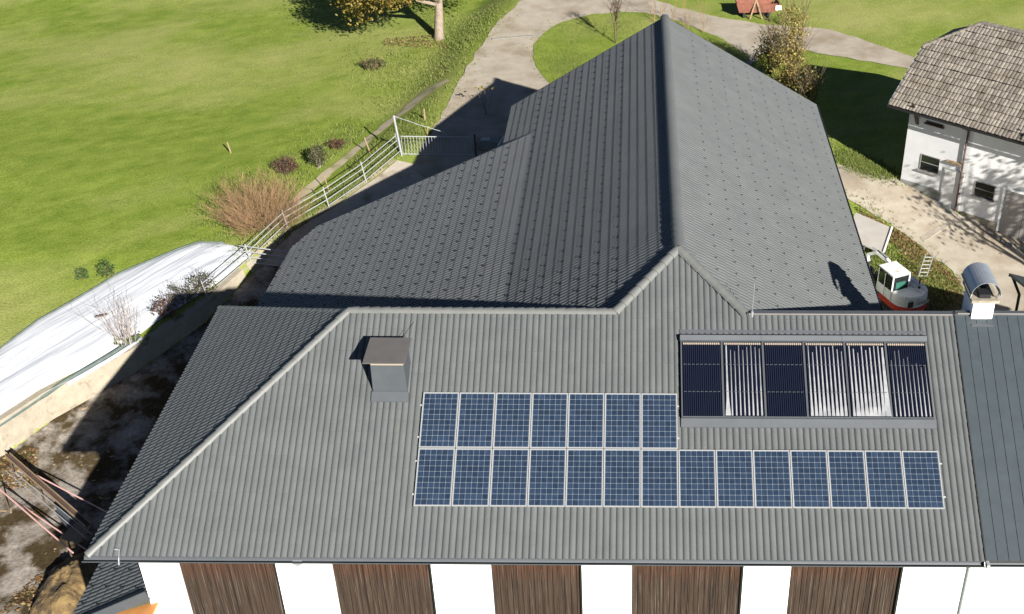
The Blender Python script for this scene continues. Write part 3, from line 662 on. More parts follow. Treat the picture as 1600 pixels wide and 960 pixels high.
# ------------------------------------------------------------------ SLATE-ROOFED HOUSE (joined on the right)
sh = thing('slate_house', 'adjoining house with blue-grey slate-sheet roof beside the grey tiled wing', 'house', (20, 5, -10))
X2 = 27.0; SO = Vector((XR+0.03, EY, EZ+0.03))
mb = MB(); mb.prism([SO, SO+Vector((X2-XR, 0, 0)), SO+Vector((X2-XR, RY-EY, RZ-EZ)), SO+Vector((0, RY-EY, RZ-EZ))], (0, 0, -0.12)); ss = mb.build('roof_slope', 'under', sh)
cw = 0.30; rl = 0.43
me0 = None
for c in range(int((X2-XR)/cw)):
    off_ = (c % 2)*rl/2
    for r in range(-1, int(LF/rl)+1):
        v0 = max(0, r*rl+off_); v1 = min(LF-0.05, (r+1)*rl+off_)
        if v1-v0 < 0.05: continue
        if c > 9 and (c*7+r) % 1 == 0 and c > 12: continue
        fullp = abs(v1-v0-rl) < 1e-6
        if fullp and me0:
            me = me0
        else:
            b = MB(); L = v1-v0
            b.hexa([(0.006, 0, 0.0), (cw-0.008, 0, 0.0), (cw-0.008, L+.01, -0.008), (0.006, L+.01, -0.008)], [(0.006, 0, 0.016), (cw-0.008, 0, 0.016), (cw-0.008, L+.01, 0.008), (0.006, L+.01, 0.008)])
            me = bpy.data.meshes.new('slate'); me.from_pydata(b.v, [], b.f); me.materials.append(M_['slate'])
            if fullp: me0 = me
        o = bpy.data.objects.new('slate', me); COL.objects.link(o); o.parent = ss
        mw = RF.to_4x4(); mw.translation = SO+Vector((c*cw, 0, 0))+SLF*v0+NF*(0.012+rnd.uniform(-.0015, .0015)); o.matrix_basis = mw
mb = MB(); mb.prism([SO+Vector((13*cw, 0, .01)), SO+Vector((X2-XR, 0, .01)), SO+Vector((X2-XR, RY-EY, RZ-EZ+.01)), SO+Vector((13*cw, RY-EY, RZ-EZ+.01))], (0, 0, 0.02)); mb.build('sheet_roofing', 'slate', sh)
strip('edge_flashing', SO+NF*0.02+Vector((-.015, 0, 0)), SO+NF*0.02+Vector((-.015, RY-EY, RZ-EZ)), 0.035, 0.085, 'black', sh)
mb = MB(); mb.prism([(XR, REAR, EZ), (X2, REAR, EZ), (X2, RY, RZ), (XR, RY, RZ)], (0, 0, -0.12)); mb.build('rear_slope', 'slate', sh)
mb = MB(); mb.bb(XR+0.05, X2, RY-0.07, RY+0.09, RZ-0.02, RZ+0.08); mb.build('ridge_flashing', 'zinc', sh)
mb = MB(); mb.tube([(XR+0.1, RY-0.08, RZ+0.075), (X2, RY-0.08, RZ+0.075)], 0.028); mb.build('flashing_edge', 'plate', sh)
gutter(sh, (XR+0.06, EY+0.02, EZ), (X2, EY+0.02, EZ), (0, -1, 0), 0.09)
mb = MB(); mb.bb(XR+0.003, X2-0.3, WY, 11.0, -10.2, EZ-0.1); mb.build('wall', 'white', sh)
mb = MB(); mb.bb(XR+.01, XR+0.09, EY-0.20, EY-0.03, EZ-0.07, EZ+0.07); mb.build('gutter_joint', 'zinc_light', sh)
# white chimney with an arched steel rain cap
cyb = 5.32
mb = MB(); mb.bb(15.53, 16.14, 5.02, 6.02, 2.0, 3.36); wc = mb.build('chimney', 'white', sh, bevel=0.012)
mb = MB(); mb.bb(15.44, 16.23, 4.94, 6.10, 3.36, 3.45); mb.build('crown_slab', 'concrete', wc, bevel=0.01)
mb = MB(); mb.bb(15.51, 16.16, 4.80, 5.03, 2.60, 2.72); mb.build('collar', 'zinc', wc, bevel=0.01)
for yf in (5.25, 5.75):
    mb = MB(); mb.bb(15.68, 16.0, yf-.17, yf+.17, 3.45, 3.58); mb.build('flue', 'black', wc)
k = 16; vs = []; xc = 15.83
for y in (4.98, 6.16):
    for rr in (0.42, 0.408):
        for i in range(k):
            a = math.pi*(i/(k-1)); vs.append((xc-math.cos(a)*rr, y, 3.62+math.sin(a)*rr*0.95))
f = []
for i in range(k-1): f += [(i, i+1, 2*k+i+1, 2*k+i), (k+i+1, k+i, 3*k+i, 3*k+i+1), (i, k+i, k+i+1, i+1), (2*k+i+1, 3*k+i+1, 3*k+i, 2*k+i)]
f += [(0, 2*k, 3*k, k), (k-1, 2*k-1, 4*k-1, 3*k-1)]
mb = MB(); mb.add(vs, f); rc = mb.build('rain_cap', 'steel', wc, smooth_=False)
mb = MB(); mb.bb(xc-.44, xc-.405, 4.96, 6.18, 3.58, 3.64); mb.build('cap_rim', 'zinc_light', rc)
mb = MB(); mb.bb(xc+.405, xc+.44, 4.96, 6.18, 3.58, 3.64); mb.build('cap_rim', 'zinc_light', rc)
for (x, y) in [(xc-.40, 5.1), (xc+.38, 5.1), (xc-.40, 5.95), (xc+.38, 5.95)]:
    mb = MB(); mb.tube([(x, y, 3.44), (x, y, 3.62)], 0.014, 5); mb.build('cap_stay', 'zinc_light', wc)

# ------------------------------------------------------------------ LOW SIDE LEAN-TO at the front-left corner
wcn = on_y(232, 930, WY); ev = on_y(160, 960, WY)
sl_ = (wcn.z-ev.z)/(wcn.x-ev.x)
lt = thing('side_lean_to', 'small dark-tiled lean-to roof against the white wall below the front eave', 'lean-to', (-9, 2, -10))
xe = -10.15; zt = wcn.z
ang = math.atan(sl_); LTv = Vector((math.cos(ang), 0, math.sin(ang))); LTO = Vector((xe, 8.5, zt-(wcn.x-xe)*sl_))
LTl = (wcn.x+0.0-xe)/math.cos(ang)
tiled_slope(lt, LTO, (0, -1, 0), LTv, [(0, 0), (8.5-WY-0.05, 0), (8.5-WY-0.05, LTl), (0, LTl)], 'tile_shade', 60, yard_near, [(Vector((0, WY+0.05, 0)), Vector((0, -1, 0))), (Vector((-7.56, 0, 0)), Vector((1, 0, 0)))])
strip('verge_board', LTO+Vector((0, -(8.5-WY)+0.02, -.02)), LTO+LTv*LTl+Vector((-.03, -(8.5-WY)+0.02, -.02)), 0.05, 0.30, 'zinc', lt)
strip('eave_board', LTO+Vector((-.03, 0, -.05)), LTO+Vector((-.03, -(8.5-WY), -.05)), 0.04, 0.14, 'black', lt)
NLT = Vector((0, -1, 0)).cross(LTv)
guards(lt, LTO, Vector((0, -1, 0)), LTv, [(0.2, 0), (8.7, 0), (8.7, LTl), (0.2, LTl)], NLT, v0=0.25)
mb = MB(); mb.hexa([(-9.8, 0.0, -10.2), (-7.55, 0.0, -10.2), (-7.55, 8.2, -10.2), (-9.8, 8.2, -10.2)], [(-9.8, 0, LTO.z-.1), (-7.55, 0, zt-.35), (-7.55, 8.2, zt-.35), (-9.8, 8.2, LTO.z-.1)]); mb.build('wall', 'white', lt)
p = on_y(222, 953, -0.75)
mb = MB(); mb.box(p+Vector((-.35, 0, -.30)), (1.5, 0.7, 0.05), (0.93, 0, 0.36), (0, 1, 0), (-0.36, 0, 0.93)); tag(mb.build('orange_board', 'orange'), 'orange board under the verge of the small lean-to roof', 'board')

# ------------------------------------------------------------------ COTTAGE
ca = math.radians(-39); CD = Vector((math.cos(ca), math.sin(ca), 0)); CNn = Vector((CD.y, -CD.x, 0))   # facade runs along CD, faces CNn
CA = on_z(1408, 280, -5.6)
ct = thing('cottage', 'white cottage with weathered grey-brown tiled half-hipped roof beside the lane', 'cottage', CA+CD*4-CNn*3+Vector((0, 0, -.5)))
def cp(a, n, z): return Vector((CA.x, CA.y, 0))+CD*a+CNn*n+Vector((0, 0, z))
def fac(px, py):
    P = on_plane(px, py, CNn, CA); d = P-CA; return d.dot(CD), P.z
mb = MB(); L = 11.0; W = 7.6; ez = -1.6; rz = 1.75
ov = 0.75; hw = W/2
pitch_ = (rz-ez)/(hw+ov)
topw = ez+ov*pitch_-0.12
mb.hexa([cp(0, -W, -8.2), cp(L, -W, -8.2), cp(L, 0, -8.2), cp(0, 0, -8.2)][::1], [cp(0, -W, topw), cp(L, -W, topw), cp(L, 0, topw), cp(0, 0, topw)]); wall = mb.build('wall', 'cottage_white', ct)
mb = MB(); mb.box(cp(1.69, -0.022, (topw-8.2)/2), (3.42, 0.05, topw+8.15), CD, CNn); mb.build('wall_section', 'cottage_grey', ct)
mb = MB(); mb.prism([cp(0.0, 0, topw), cp(0.0, -W, topw), cp(0, -hw-1.2, topw+1.9), cp(0, -hw+1.2, topw+1.9)], CD*L); mb.build('gable_wall', 'cottage_white', ct)
# plinth
mb = MB(); mb.box(cp(1.1, 0.02, -6.1), (2.25, 0.06, 1.05), CD, CNn); mb.build('plinth', 'stone', ct)
mb = MB(); mb.box(cp(4.4, 0.02, -6.75), (2.0, 0.06, 0.9), CD, CNn); mb.build('plinth', 'concrete', ct)
def opening(pxs, name, panes, mtf, mtg, depth=0.05):
    (a0, z1), (a1, z0) = fac(*pxs[0]), fac(*pxs[1])
    fr = MB(); t = 0.028
    fr.box(cp((a0+a1)/2, 0.0, z1-t/2), (a1-a0, 0.08, t), CD, CNn); fr.box(cp((a0+a1)/2, 0.03, z0-0.02), (a1-a0+0.14, 0.2, 0.06), CD, CNn)
    fr.box(cp(a0+t/2, 0, (z0+z1)/2), (t, 0.076, z1-z0-0.13), CD, CNn); fr.box(cp(a1-t/2, 0, (z0+z1)/2), (t, 0.076, z1-z0-0.13), CD, CNn)
    w_ = fr.build(name, mtf, ct)
    b = MB(); b.box(cp((a0+a1)/2, 0.003, (z0+z1)/2), (a1-a0-.02, 0.02, z1-z0-.02), CD, CNn); b.build('pane', mtg, w_)
    b = MB(); b.box(cp((a0+a1)/2, 0.02, z0+(z1-z0)*0.52), (a1-a0-2*t, 0.03, 0.03), CD, CNn); b.build('transom', mtf, w_)
opening([(1440, 240), (1466, 273)], 'window', 2, 'frame_grey', 'glass')
opening([(1525, 282), (1552, 314)], 'window', 2, 'frame_grey', 'glass')
opening([(1448, 188), (1474, 199)], 'hatch', 2, 'brown_wood', 'glass')
(a0, z1), (a1, z0) = fac(1478, 263), fac(1497, 334)
mb = MB(); mb.box(cp((a0+a1)/2, 0.0, (z1+z0)/2), (a1-a0, 0.07, z1-z0), CD, CNn); dr = mb.build('door', 'door', ct, bevel=0.01)
mb = MB(); mb.box(cp(a1-0.12, 0.07, (z0+z1)/2+.02), (0.14, 0.05, 0.04), CD, CNn); mb.build('handle', 'black', dr)
mb = MB(); mb.box(cp((a0+a1)/2, 0.04, z1+.03), (a1-a0+.1, 0.04, 0.05), CD, CNn); mb.box(cp(a0-.03, 0.04, (z1+z0)/2), (0.05, 0.04, z1-z0), CD, CNn); mb.build('door_frame', 'zinc_light', dr)
(b0, y1) = fac(1572, 296)
mb = MB()
for i in range(2): mb.box(cp(b0+0.55+i*1.02, 0.0, y1-1.2), (0.98, 0.08, 2.4), CD, CNn)
gd = mb.build('barn_door', 'grey_door', ct)
mb = MB(); mb.box(cp(b0-.04, 0.05, y1-1.2), (0.10, 0.05, 2.5), CD, CNn); mb.box(cp(b0+1.0, 0.05, y1+.06), (2.2, 0.05, 0.10), CD, CNn); mb.build('door_frame', 'white', gd)
A_ = fac(1486, 252); mb = MB(); mb.box(cp(A_[0]+.2, 0.08, A_[1]), (0.75, 0.16, 0.09), CD, CNn); mb.build('wall_lamp', 'ply', ct)
A_ = fac(1516, 205); B_ = fac(1500, 341)
mb = MB(); mb.tube([cp(A_[0]-.35, ov-.05, ez-.08), cp(A_[0]-.35, 0.45, ez-.22), cp(A_[0]-.05, 0.10, ez-.45), cp(A_[0]-.05, 0.09, -7)], 0.05, 8); mb.build('downpipe', 'brown_wood', ct)
mb = MB(); mb.box(cp(0.45, 0.35, ez-.30), (0.14, 0.14, 1.5), CD, (CNn*0.87+Vector((0, 0, 0.5))).normalized(), (Vector((0, 0, .87))-CNn*-0.5).normalized()); mb.build('roof_brace', 'brown_wood', ct)
# roof: front plane with half hip at the near-left gable
vo = 0.85
roofV = Vector((0, 0, rz-ez))-CNn*(hw+ov); RLn = roofV.length; roofV.normalize()
RO = cp(-vo, ov, ez); NC = CD.cross(roofV)
if NC.z < 0: NC = -NC
hv = RLn*0.64; hu = 2.15
Rp = lambda u, v: RO+CD*u+roofV*v
poly_c = [(0, 0), (L+1.5, 0), (L+1.5, RLn), (hu, RLn), (0, hv)]
mb = MB(); mb.prism([Rp(u, v)-NC*0.03 for u, v in poly_c], -NC*0.1); cs = mb.build('roof_slope', 'brown_wood', ct)
mb = MB(); backV = Vector((0, 0, rz-ez))+CNn*(hw+ov); bo = cp(-vo, -W-ov, ez); mb.prism([bo, bo+CD*(L+1.5), cp(L+1.5-vo, -hw, rz), cp(-vo+hu, -hw, rz), bo+backV*0.64], (0, 0, -0.1)); mb.build('rear_slope', 'old_tile', ct)
mb = MB(); mb.prism([Rp(0, hv), cp(-vo+hu, -hw, rz), bo+backV*0.64], (0, 0, -0.08)); mb.build('half_hip', 'old_tile', ct)
tb = MB(); tw_, tl_ = 0.178, 0.385; v = 0.0; r = 0
while v < RLn:
    u = 0.0
    sag = rnd.uniform(-.01, .01)
    while u < 8.2:
        if inside((u+tw_/2, v+tl_*0.4), poly_c):
            d = rnd.uniform(0, .018); z0_, z1_ = 0.060+d, 0.012+d; vv = v+rnd.uniform(-.012, .012)+sag; L_ = min(tl_, RLn-v)
            pts = [(0.004, 0, z0_-.03), (0.004, 0, z0_), (tw_*.3, 0, z0_+.022), (tw_*.7, 0, z0_+.022), (tw_-.006, 0, z0_), (tw_-.006, 0, z0_-.03)]
            a = [Rp(u+x, vv)+NC*z for x, y, z in pts]; b = [Rp(u+x, vv+L_)+NC*(z-.050) for x, y, z in pts]
            tb.add(a+b, [(i, i+1, 7+i, 6+i) for i in range(5)]+[(5, 4, 3, 2, 1, 0)])
        u += tw_
    v += tl_; r += 1
stuff(tb.build('roof_tiles', 'old_tile', cs, fix=False))
mb = MB(); mb.prism([Rp(8.2, 0)+NC*.03, Rp(L+1.5, 0)+NC*.03, Rp(L+1.5, RLn)+NC*.03, Rp(8.2, RLn)+NC*.03], NC*0.02); mb.build('roof_covering', 'old_tile', cs)
caps(cs, Rp(L+1.4, RLn), Rp(hu, RLn), 0.13, 0.4, mt='old_tile', lift=0.0)
caps(cs, Rp(0, hv), Rp(hu, RLn), 0.11, 0.38, mt='old_tile', lift=0.0)
strip('verge_board', Rp(-.02, 0)-NC*.05, Rp(-.02, hv)-NC*.05, 0.05, 0.16, 'zinc_light', ct)
gutter(ct, Rp(-.05, 0)-Vector((0, 0, .03)), Rp(L+1.5, 0)-Vector((0, 0, .03)), CNn, 0.07, 'black')
# step and stones at the cottage foot
for i in range(9):
    p = gp(1540+i*9, 362+i*5+rnd.uniform(-4, 4)); s = rnd.uniform(.12, .3); mb = MB(); mb.box(p+Vector((0, 0, s*.25)), (s*1.4, s, s*.7), (CD+Vector((0, 0, rnd.uniform(-.2, .2)))).normalized(), CNn)
    tag(mb.build('stone', 'stone', bevel=s*0.18), 'rough grey stone lying along the foot of the cottage wall', 'stone', 'stones at the cottage foot')
p0 = gp(1424, 284); p1 = gp(1490, 338)
dq = (p1-p0).normalized(); mb = MB(); mb.box((p0+p1)/2+Vector((0.1, 0.25, 0.0)), ((p1-p0).length, 0.7, 0.18), dq, Vector((0, 0, 1)).cross(dq)); tag(mb.build('stone_step', 'stone', bevel=0.03), 'dark stone step below the cottage door', 'step')

# ------------------------------------------------------------------ ANNEX at the right edge
ax = on_z(1577, 427, -3.2)
an = thing('annex', 'small annex with dark roof edge and black downpipe beyond the white chimney', 'shed', (ax.x+2, ax.y-1, -8))
mb = MB(); mb.prism([ax, ax+Vector((6, -3.2, 0)), ax+Vector((6, -7, 1.0)), ax+Vector((0.3, -4, 1.0))], (0, 0, -0.12)); mb.build('roof', 'slate', an)
mb = MB(); mb.tube([ax+Vector((0, 0, -.08)), ax+Vector((6, -3.2, -.08))], 0.07, 8); mb.build('gutter', 'black', an)
mb = MB(); mb.tube([ax+Vector((0.12, -.12, -.1)), ax+Vector((0.4, -.5, -.7)), ax+Vector((0.45, -.55, -5))], 0.06, 8); mb.build('downpipe', 'black', an)
mb = MB(); mb.prism([ax+Vector((0.6, -.8, -.12)), ax+Vector((6.4, -3.9, -.12)), ax+Vector((6.4, -6.6, -.1)), ax+Vector((.7, -3.8, -.1))], (0, 0, -4.8)); mb.build('wall', 'cottage_white', an)

# ------------------------------------------------------------------ FENCE, GATE
fb = [(628, 242), (575, 287), (517, 327), (454, 364), (397, 418), (330, 476)]
fpts = []
for (x, y) in fb: fpts.append(gp(x, y))
fn = thing('pipe_fence', 'galvanised pipe fence with four rails leaning outwards along the yard edge', 'fence', fpts[2])
lean = Vector((-0.20, 0.05, 0))
Hf = 1.12
for i, p in enumerate(fpts):
    p = p+Vector((-.06, .04, -.1)); mb = MB(); mb.tube([p, p+lean+Vector((0, 0, Hf+.18))], 0.030, 8); mb.build('post', 'zinc_light', fn)
for k, h in enumerate((0.22, 0.52, 0.82, 1.08)):
    for i in range(len(fpts)-1):
        a, b = fpts[i], fpts[i+1]
        if k == 0 and i == 2: continue
        mb = MB(); mb.tube([a+lean*(h/Hf)+Vector((-.02, .02, h)), b+lean*(h/Hf)+Vector((-.02, .02, h))], 0.021, 6); mb.build('rail', 'zinc_light', fn)
g0 = gp(630, 243); g1 = gp(743, 246)
gt = thing('yard_gate', 'galvanised yard gate of upright bars standing half in the barn shadow', 'gate', g0)
gd_ = (g1-g0); zz = max(g0.z, g1.z)+0.08
g0 = Vector((g0.x, g0.y, zz)); g1 = Vector((g1.x, g1.y, zz)); Hg = 1.02
for z in (0.0, Hg):
    mb = MB(); mb.tube([g0+Vector((0, 0, z)), g1+Vector((0, 0, z))], 0.026, 6); mb.build('rail', 'zinc_light', gt)
for i in range(25):
    p = g0.lerp(g1, i/24); mb = MB(); mb.tube([p, p+Vector((0, 0, Hg))], 0.014, 5); mb.build('bar', 'zinc_light', gt)
p = gp(628, 243); mb = MB(); mb.tube([p-Vector((0, 0, .1)), p+Vector((-.22, .05, 2.25))], 0.055, 10)
pm = thing('gate_post', 'tall galvanised gate post with a pale cord tied to its top', 'post', p); mb.build('post', 'zinc_light', pm)
tp = p+Vector((-.22, .05, 2.22)); e_ = on_y(694, 207, p.y+0.3)
mb = MB(); mb.tube([tp, tp.lerp(e_, .5)+Vector((0, 0, -.03)), e_], 0.014, 4); mb.build('cord', 'zinc_light', pm)
mb = MB(); q_ = gp(744, 246); mb.tube([q_-Vector((0, 0, .1)), q_+Vector((0, 0, 1.3))], 0.06, 8); tag(mb.build('gate_post', 'twig_dark'), 'dark gate post in shadow at the closing end of the yard gate', 'post')
h0 = gp(392, 417); hd = Vector((1, 0.05, 0))
hg = thing('open_hurdle', 'open galvanised hurdle gate at the end of the pipe fence near the tarp', 'gate', h0)
for h in (0.2, 0.48, 0.76, 1.04):
    a = h0+lean*(h/Hf)*1.5+Vector((-.15, .1, h)); mb = MB(); mb.tube([a, a+Vector((2.3, -0.35, -.12))], 0.024, 6); mb.build('rail', 'zinc_light', hg)
mb = MB(); mb.tube([h0+Vector((2.0, -.2, -.25)), h0+Vector((1.9, -.2, 1.0))], 0.026, 6); mb.build('post', 'zinc_light', hg)
def stake(px, h, lab, mt='ply', r=0.04, tilt=(0, 0)):
    p = gp(*px); mb = MB(); mb.tube([p-Vector((0, 0, .1)), p+Vector((tilt[0], tilt[1], h))], [r, r*.8], 6); tag(mb.build('stake', mt), lab, 'stake')
stake((361, 239), 0.62, 'short wooden stake standing alone in the green meadow', 'ply', 0.05, (-.1, 0))
stake((664, 188), 0.68, 'wooden stake in the grass bank beside the road', 'ply', 0.06)
stake((579, 240), 0.9, 'slanting pale stake in the grass behind the gate fence', 'ply', 0.04, (-.25, .1))
stake((516, 304), 1.0, 'pale stake behind the middle of the pipe fence', 'ply', 0.035, (-.2, .1))
stake((667, 213), 0.55, 'thin pale stake in weeds just behind the gate', 'ply', 0.03, (.1, .1))
# trough in the shade beside the gate
tq = on_z(765, 232, -6.0)
tr = thing('water_trough', 'concrete water trough in the barn shade beside the yard gate', 'trough', tq)
mb = MB(); mb.box(tq+Vector((0, 0, .25)), (1.3, 0.7, 0.5)); mb.build('basin', 'stone', tr, bevel=0.03)
mb = MB(); mb.box(tq+Vector((-.2, 0, .52)), (0.5, 0.35, 0.06)); mb.build('water_bowl', 'zinc_light', tr, bevel=0.015)

# ------------------------------------------------------------------ BUNKER WALL, TARP
WP = [(-24.2, 9.1), (-22, 11.6), (-19.7, 14.2), (-18.5, 16.0), (-17.1, 17.4), (-15.7, 18.8), (-13.6, 21.6), (-12.35, 24.6)]
mb = MB(); vs = []; fs = []
for i, (x, y) in enumerate(WP):
    a = WP[max(i-1, 0)]; b = WP[min(i+1, len(WP)-1)]; d = Vector((b[0]-a[0], b[1]-a[1], 0)).normalized(); n = Vector((-d.y, d.x, 0))
    top = lerp_tab(FIELD, y)+0.02; bot = lerp_tab(YARD, y)-0.3
    P = Vector((x, y, 0)); vs += [P+n*-0.04+Vector((0, 0, bot)), P+n*0.10+Vector((0, 0, top)), P+n*0.60+Vector((0, 0, top)), P+n*0.60+Vector((0, 0, bot))]
for i in range(len(WP)-1):
    for k in range(4): fs.append((i*4+k, i*4+(k+1) % 4, i*4+4+(k+1) % 4, i*4+4+k))
fs += [(0, 1, 2, 3), (len(vs)-1, len(vs)-2, len(vs)-3, len(vs)-4)]
mb.add(vs, fs); tag(mb.build('bunker_wall', 'concrete'), 'stained concrete silage bunker wall between white tarp and yard', 'wall')
tback = [(-60, 592), (0, 549), (28, 527), (60, 503), (105, 478), (150, 452), (186, 430), (232, 411), (276, 393), (311, 381), (350, 382), (392, 391)]
tfront = [(-60, 712), (0, 664), (20, 651), (60, 624), (100, 598), (140, 575), (180, 551), (215, 527), (255, 497), (300, 470), (345, 440), (392, 400)]
TBk = [gp(*p) for p in tback]; TFr = [gp(*p) for p in tfront]
nu, nv_ = 66, 22
def along(P, t):
    t = t*(len(P)-1); i = min(int(t), len(P)-2); return P[i].lerp(P[i+1], t-i)
vs = []
for i in range(nu+1):
    a = along(TBk, i/nu); b = along(TFr, i/nu)
    for j in range(nv_+1):
        s = j/nv_; p = a.lerp(b, s); dome = 0.42*(max(0, math.sin(math.pi*s))**0.5)*(1 if i < nu*0.85 else max(0.15, (nu-i)/(nu*0.15)))
        wr = 0.020*noise.noise(Vector((i*0.25, j*1.6, 2)))+0.03*noise.noise(Vector((i*0.12, j*0.5, 5)))
        vs.append(Vector((p.x, p.y, max(gz(p.x, p.y), p.z)+0.05+dome*0.35+(wr if 0 < j < nv_ else 0))))
fs = [(i*(nv_+1)+j, i*(nv_+1)+j+1, (i+1)*(nv_+1)+j+1, (i+1)*(nv_+1)+j) for i in range(nu) for j in range(nv_)]
mb = MB(); mb.add(vs, fs)
tpth = thing('silage_tarp', 'wide white tarp stretched over the silage heap beside the meadow', 'tarp', TFr[5])
to = mb.build('sheet', 'tarp', tpth, smooth_=True, fix=False)
if to.data.polygons[40].normal.z < 0: to.data.flip_normals()
mb = MB(); mb.tube([p+Vector((0.10, -.10, .12)) for p in TFr[:8]], 0.11, 8); mb.build('edge_tube', 'bag', tpth, smooth_=True)
mb = MB(); mb.tube([p+Vector((0, 0, .10)) for p in TBk[1:11]], 0.04, 6); mb.build('edge_tube', 'bag', tpth, smooth_=True)
mb = MB(); mb.tube([p+Vector((0.28, -.30, .12)) for p in TFr[4:8]], 0.09, 8); mb.build('folded_edge', 'tarp', tpth, smooth_=True)
p = on_z(158, 493, TFr[6].z+0.45); mb = MB(); mb.box(p, (0.55, 0.12, 0.05), (0.9, 0.42, 0), (-.42, .9, 0)); tag(mb.build('wood_scrap', 'brown_wood'), 'scrap of brown wood lying on the white tarp', 'scrap wood')

# ------------------------------------------------------------------ VEGETATION
def leaves(parent, name, mt, blobs, n, size, seed, clump=26):
    r = random.Random(seed); vs = []; fs = []
    tot = sum(b[1][0]*b[1][1]*b[1][2] for b in blobs)
    for c, rad in blobs:
        m_ = int(n*rad[0]*rad[1]*rad[2]/tot); nc = max(3, m_//clump)
        for _ in range(nc):
            while True:
                q = Vector((r.uniform(-1, 1), r.uniform(-1, 1), r.uniform(-1, 1)))
                if 0.25 < q.length < 1: break
            cc = Vector(c)+Vector((q.x*rad[0], q.y*rad[1], q.z*rad[2])); cs_ = min(rad)*r.uniform(.12, .30)
            for _ in range(clump):
                p = cc+Vector((r.gauss(0, cs_), r.gauss(0, cs_), r.gauss(0, cs_*.8)))
                a = Vector((r.uniform(-1, 1), r.uniform(-1, 1), r.uniform(-1, 1))).normalized(); b = a.cross(Vector((r.uniform(-1, 1), r.uniform(-1, 1), r.uniform(-1, 1)))).normalized()
                s = size*r.uniform(.6, 1.3); k = len(vs)
                vs += [p-a*s, p+b*s*.6, p+a*s, p-b*s*.6]; fs.append((k, k+1, k+2, k+3))
    me = bpy.data.meshes.new(name); me.from_pydata(vs, [], fs); me.materials.append(M_[mt]); return link(name, me, parent)
def twigs(parent, name, mt, base, h, spread, n, seed, r0=0.012, sub=4, lean_=(0, 0), basew=0.25):
    r = random.Random(seed); mb = MB()
    for i in range(n):
        a = r.uniform(0, 2*math.pi); p = Vector(base)+Vector((math.cos(a), math.sin(a), 0))*r.uniform(0, basew)
        d = Vector((math.cos(a)*spread*r.uniform(.2, 1)+lean_[0], math.sin(a)*spread*r.uniform(.2, 1)+lean_[1], 1)).normalized(); L = h*r.uniform(.65, 1.1); pts = [p]; seg = 5
        for k in range(seg):
            d = (d+Vector((r.gauss(0, .09), r.gauss(0, .09), r.gauss(0, .05)))).normalized(); pts.append(pts[-1]+d*L/seg)
        mb.tube(pts, [r0*(1-.75*k/seg) for k in range(seg+1)], 3, False)
        for _ in range(sub):
            k = r.randint(1, seg-1); q = pts[k].lerp(pts[k+1], r.random()); dd = (d+Vector((r.gauss(0, .5), r.gauss(0, .5), r.gauss(0, .3)))).normalized(); l2 = L*r.uniform(.15, .4)
            mb.tube([q, q+dd*l2*.5, q+(dd+Vector((r.gauss(0, .2), r.gauss(0, .2), .15))).normalized()*l2], [r0*.55, r0*.4, r0*.2], 3, False)
    return mb.build(name, mt, parent, fix=False)
def limbs(parent, name, base, top, blobs, r, seed, mt='bark', per=4):
    rr = random.Random(seed); mb = MB(); base = Vector(base); top = Vector(top)
    mb.tube([base-Vector((0, 0, .3)), base.lerp(top, .12), base.lerp(top, .5)+Vector((rr.uniform(-.1, .1), rr.uniform(-.1, .1), 0)), top], [r*1.45, r*1.05, r*.9, r*.55], 10)
    tr_ = mb.build('trunk', mt, parent, smooth_=True); mb = MB()
    for c, rad in blobs:
        for _ in range(per):
            e = Vector(c)+Vector((rr.uniform(-.7, .7)*rad[0], rr.uniform(-.7, .7)*rad[1], rr.uniform(-.5, .7)*rad[2])); s = base.lerp(top, rr.uniform(.55, 1)); md = s.lerp(e, .5)+Vector((rr.uniform(-.3, .3), rr.uniform(-.3, .3), .25))
            mb.tube([s, md, e], [r*.42, r*.25, r*.06], 5, False)
            for _ in range(4):
                f_ = e+Vector((rr.uniform(-.8, .8), rr.uniform(-.8, .8), rr.uniform(-.5, .6))); s2 = md.lerp(e, rr.uniform(0, .8)); mb.tube([s2, f_], [r*.14, r*.03], 3, False)
    mb.build('branches', mt, parent, fix=False); return tr_
# big autumn tree by the road
tb_ = gp(686, 61)
bt = thing('autumn_tree', 'broad tree with sparse golden leaves and stout trunk beside the road', 'tree', tb_)
bl = [(tb_+Vector((-3.0, -2.6, 4.9)), (3.0, 2.6, 1.9)), (tb_+Vector((-1.8, -4.6, 5.9)), (3.4, 2.2, 1.8)), (tb_+Vector((-4.7, -1.2, 3.5)), (1.5, 1.4, 1.7)), (tb_+Vector((-2.4, 0.4, 3.6)), (1.6, 1.4, 1.2)), (tb_+Vector((1.9, 0.9, 4.6)), (2.3, 2.0, 2.2)), (tb_+Vector((-1.0, -1.0, 8.0)), (4.4, 4.0, 2.6))]
limbs(bt, 'trunk', tb_, tb_+Vector((.25, .1, 4.0)), bl, 0.30, 5)
leaves(bt, 'crown', 'leaf_gold', bl, 32000, 0.10, 11)
# second trunk shadow caster: neighbouring tree outside the frame, left of the first
tb2 = tb_+Vector((-8.0, -1.2, 0)); tb2 = ground(-13.5, 60.5)
b2 = thing('unseen_shadow_tree', 'unseen neighbouring tree left of the golden tree, casting a trunk shadow', 'tree', tb2)
bl = [(tb2+Vector((0, 0, 4.8)), (2.9, 2.7, 2.4)), (tb2+Vector((1, 0, 6.8)), (2.0, 2.0, 1.7))]
limbs(b2, 'trunk', tb2, tb2+Vector((.1, 0, 3.6)), bl, 0.22, 6); leaves(b2, 'crown', 'leaf_gold', bl, 6000, 0.10, 12)
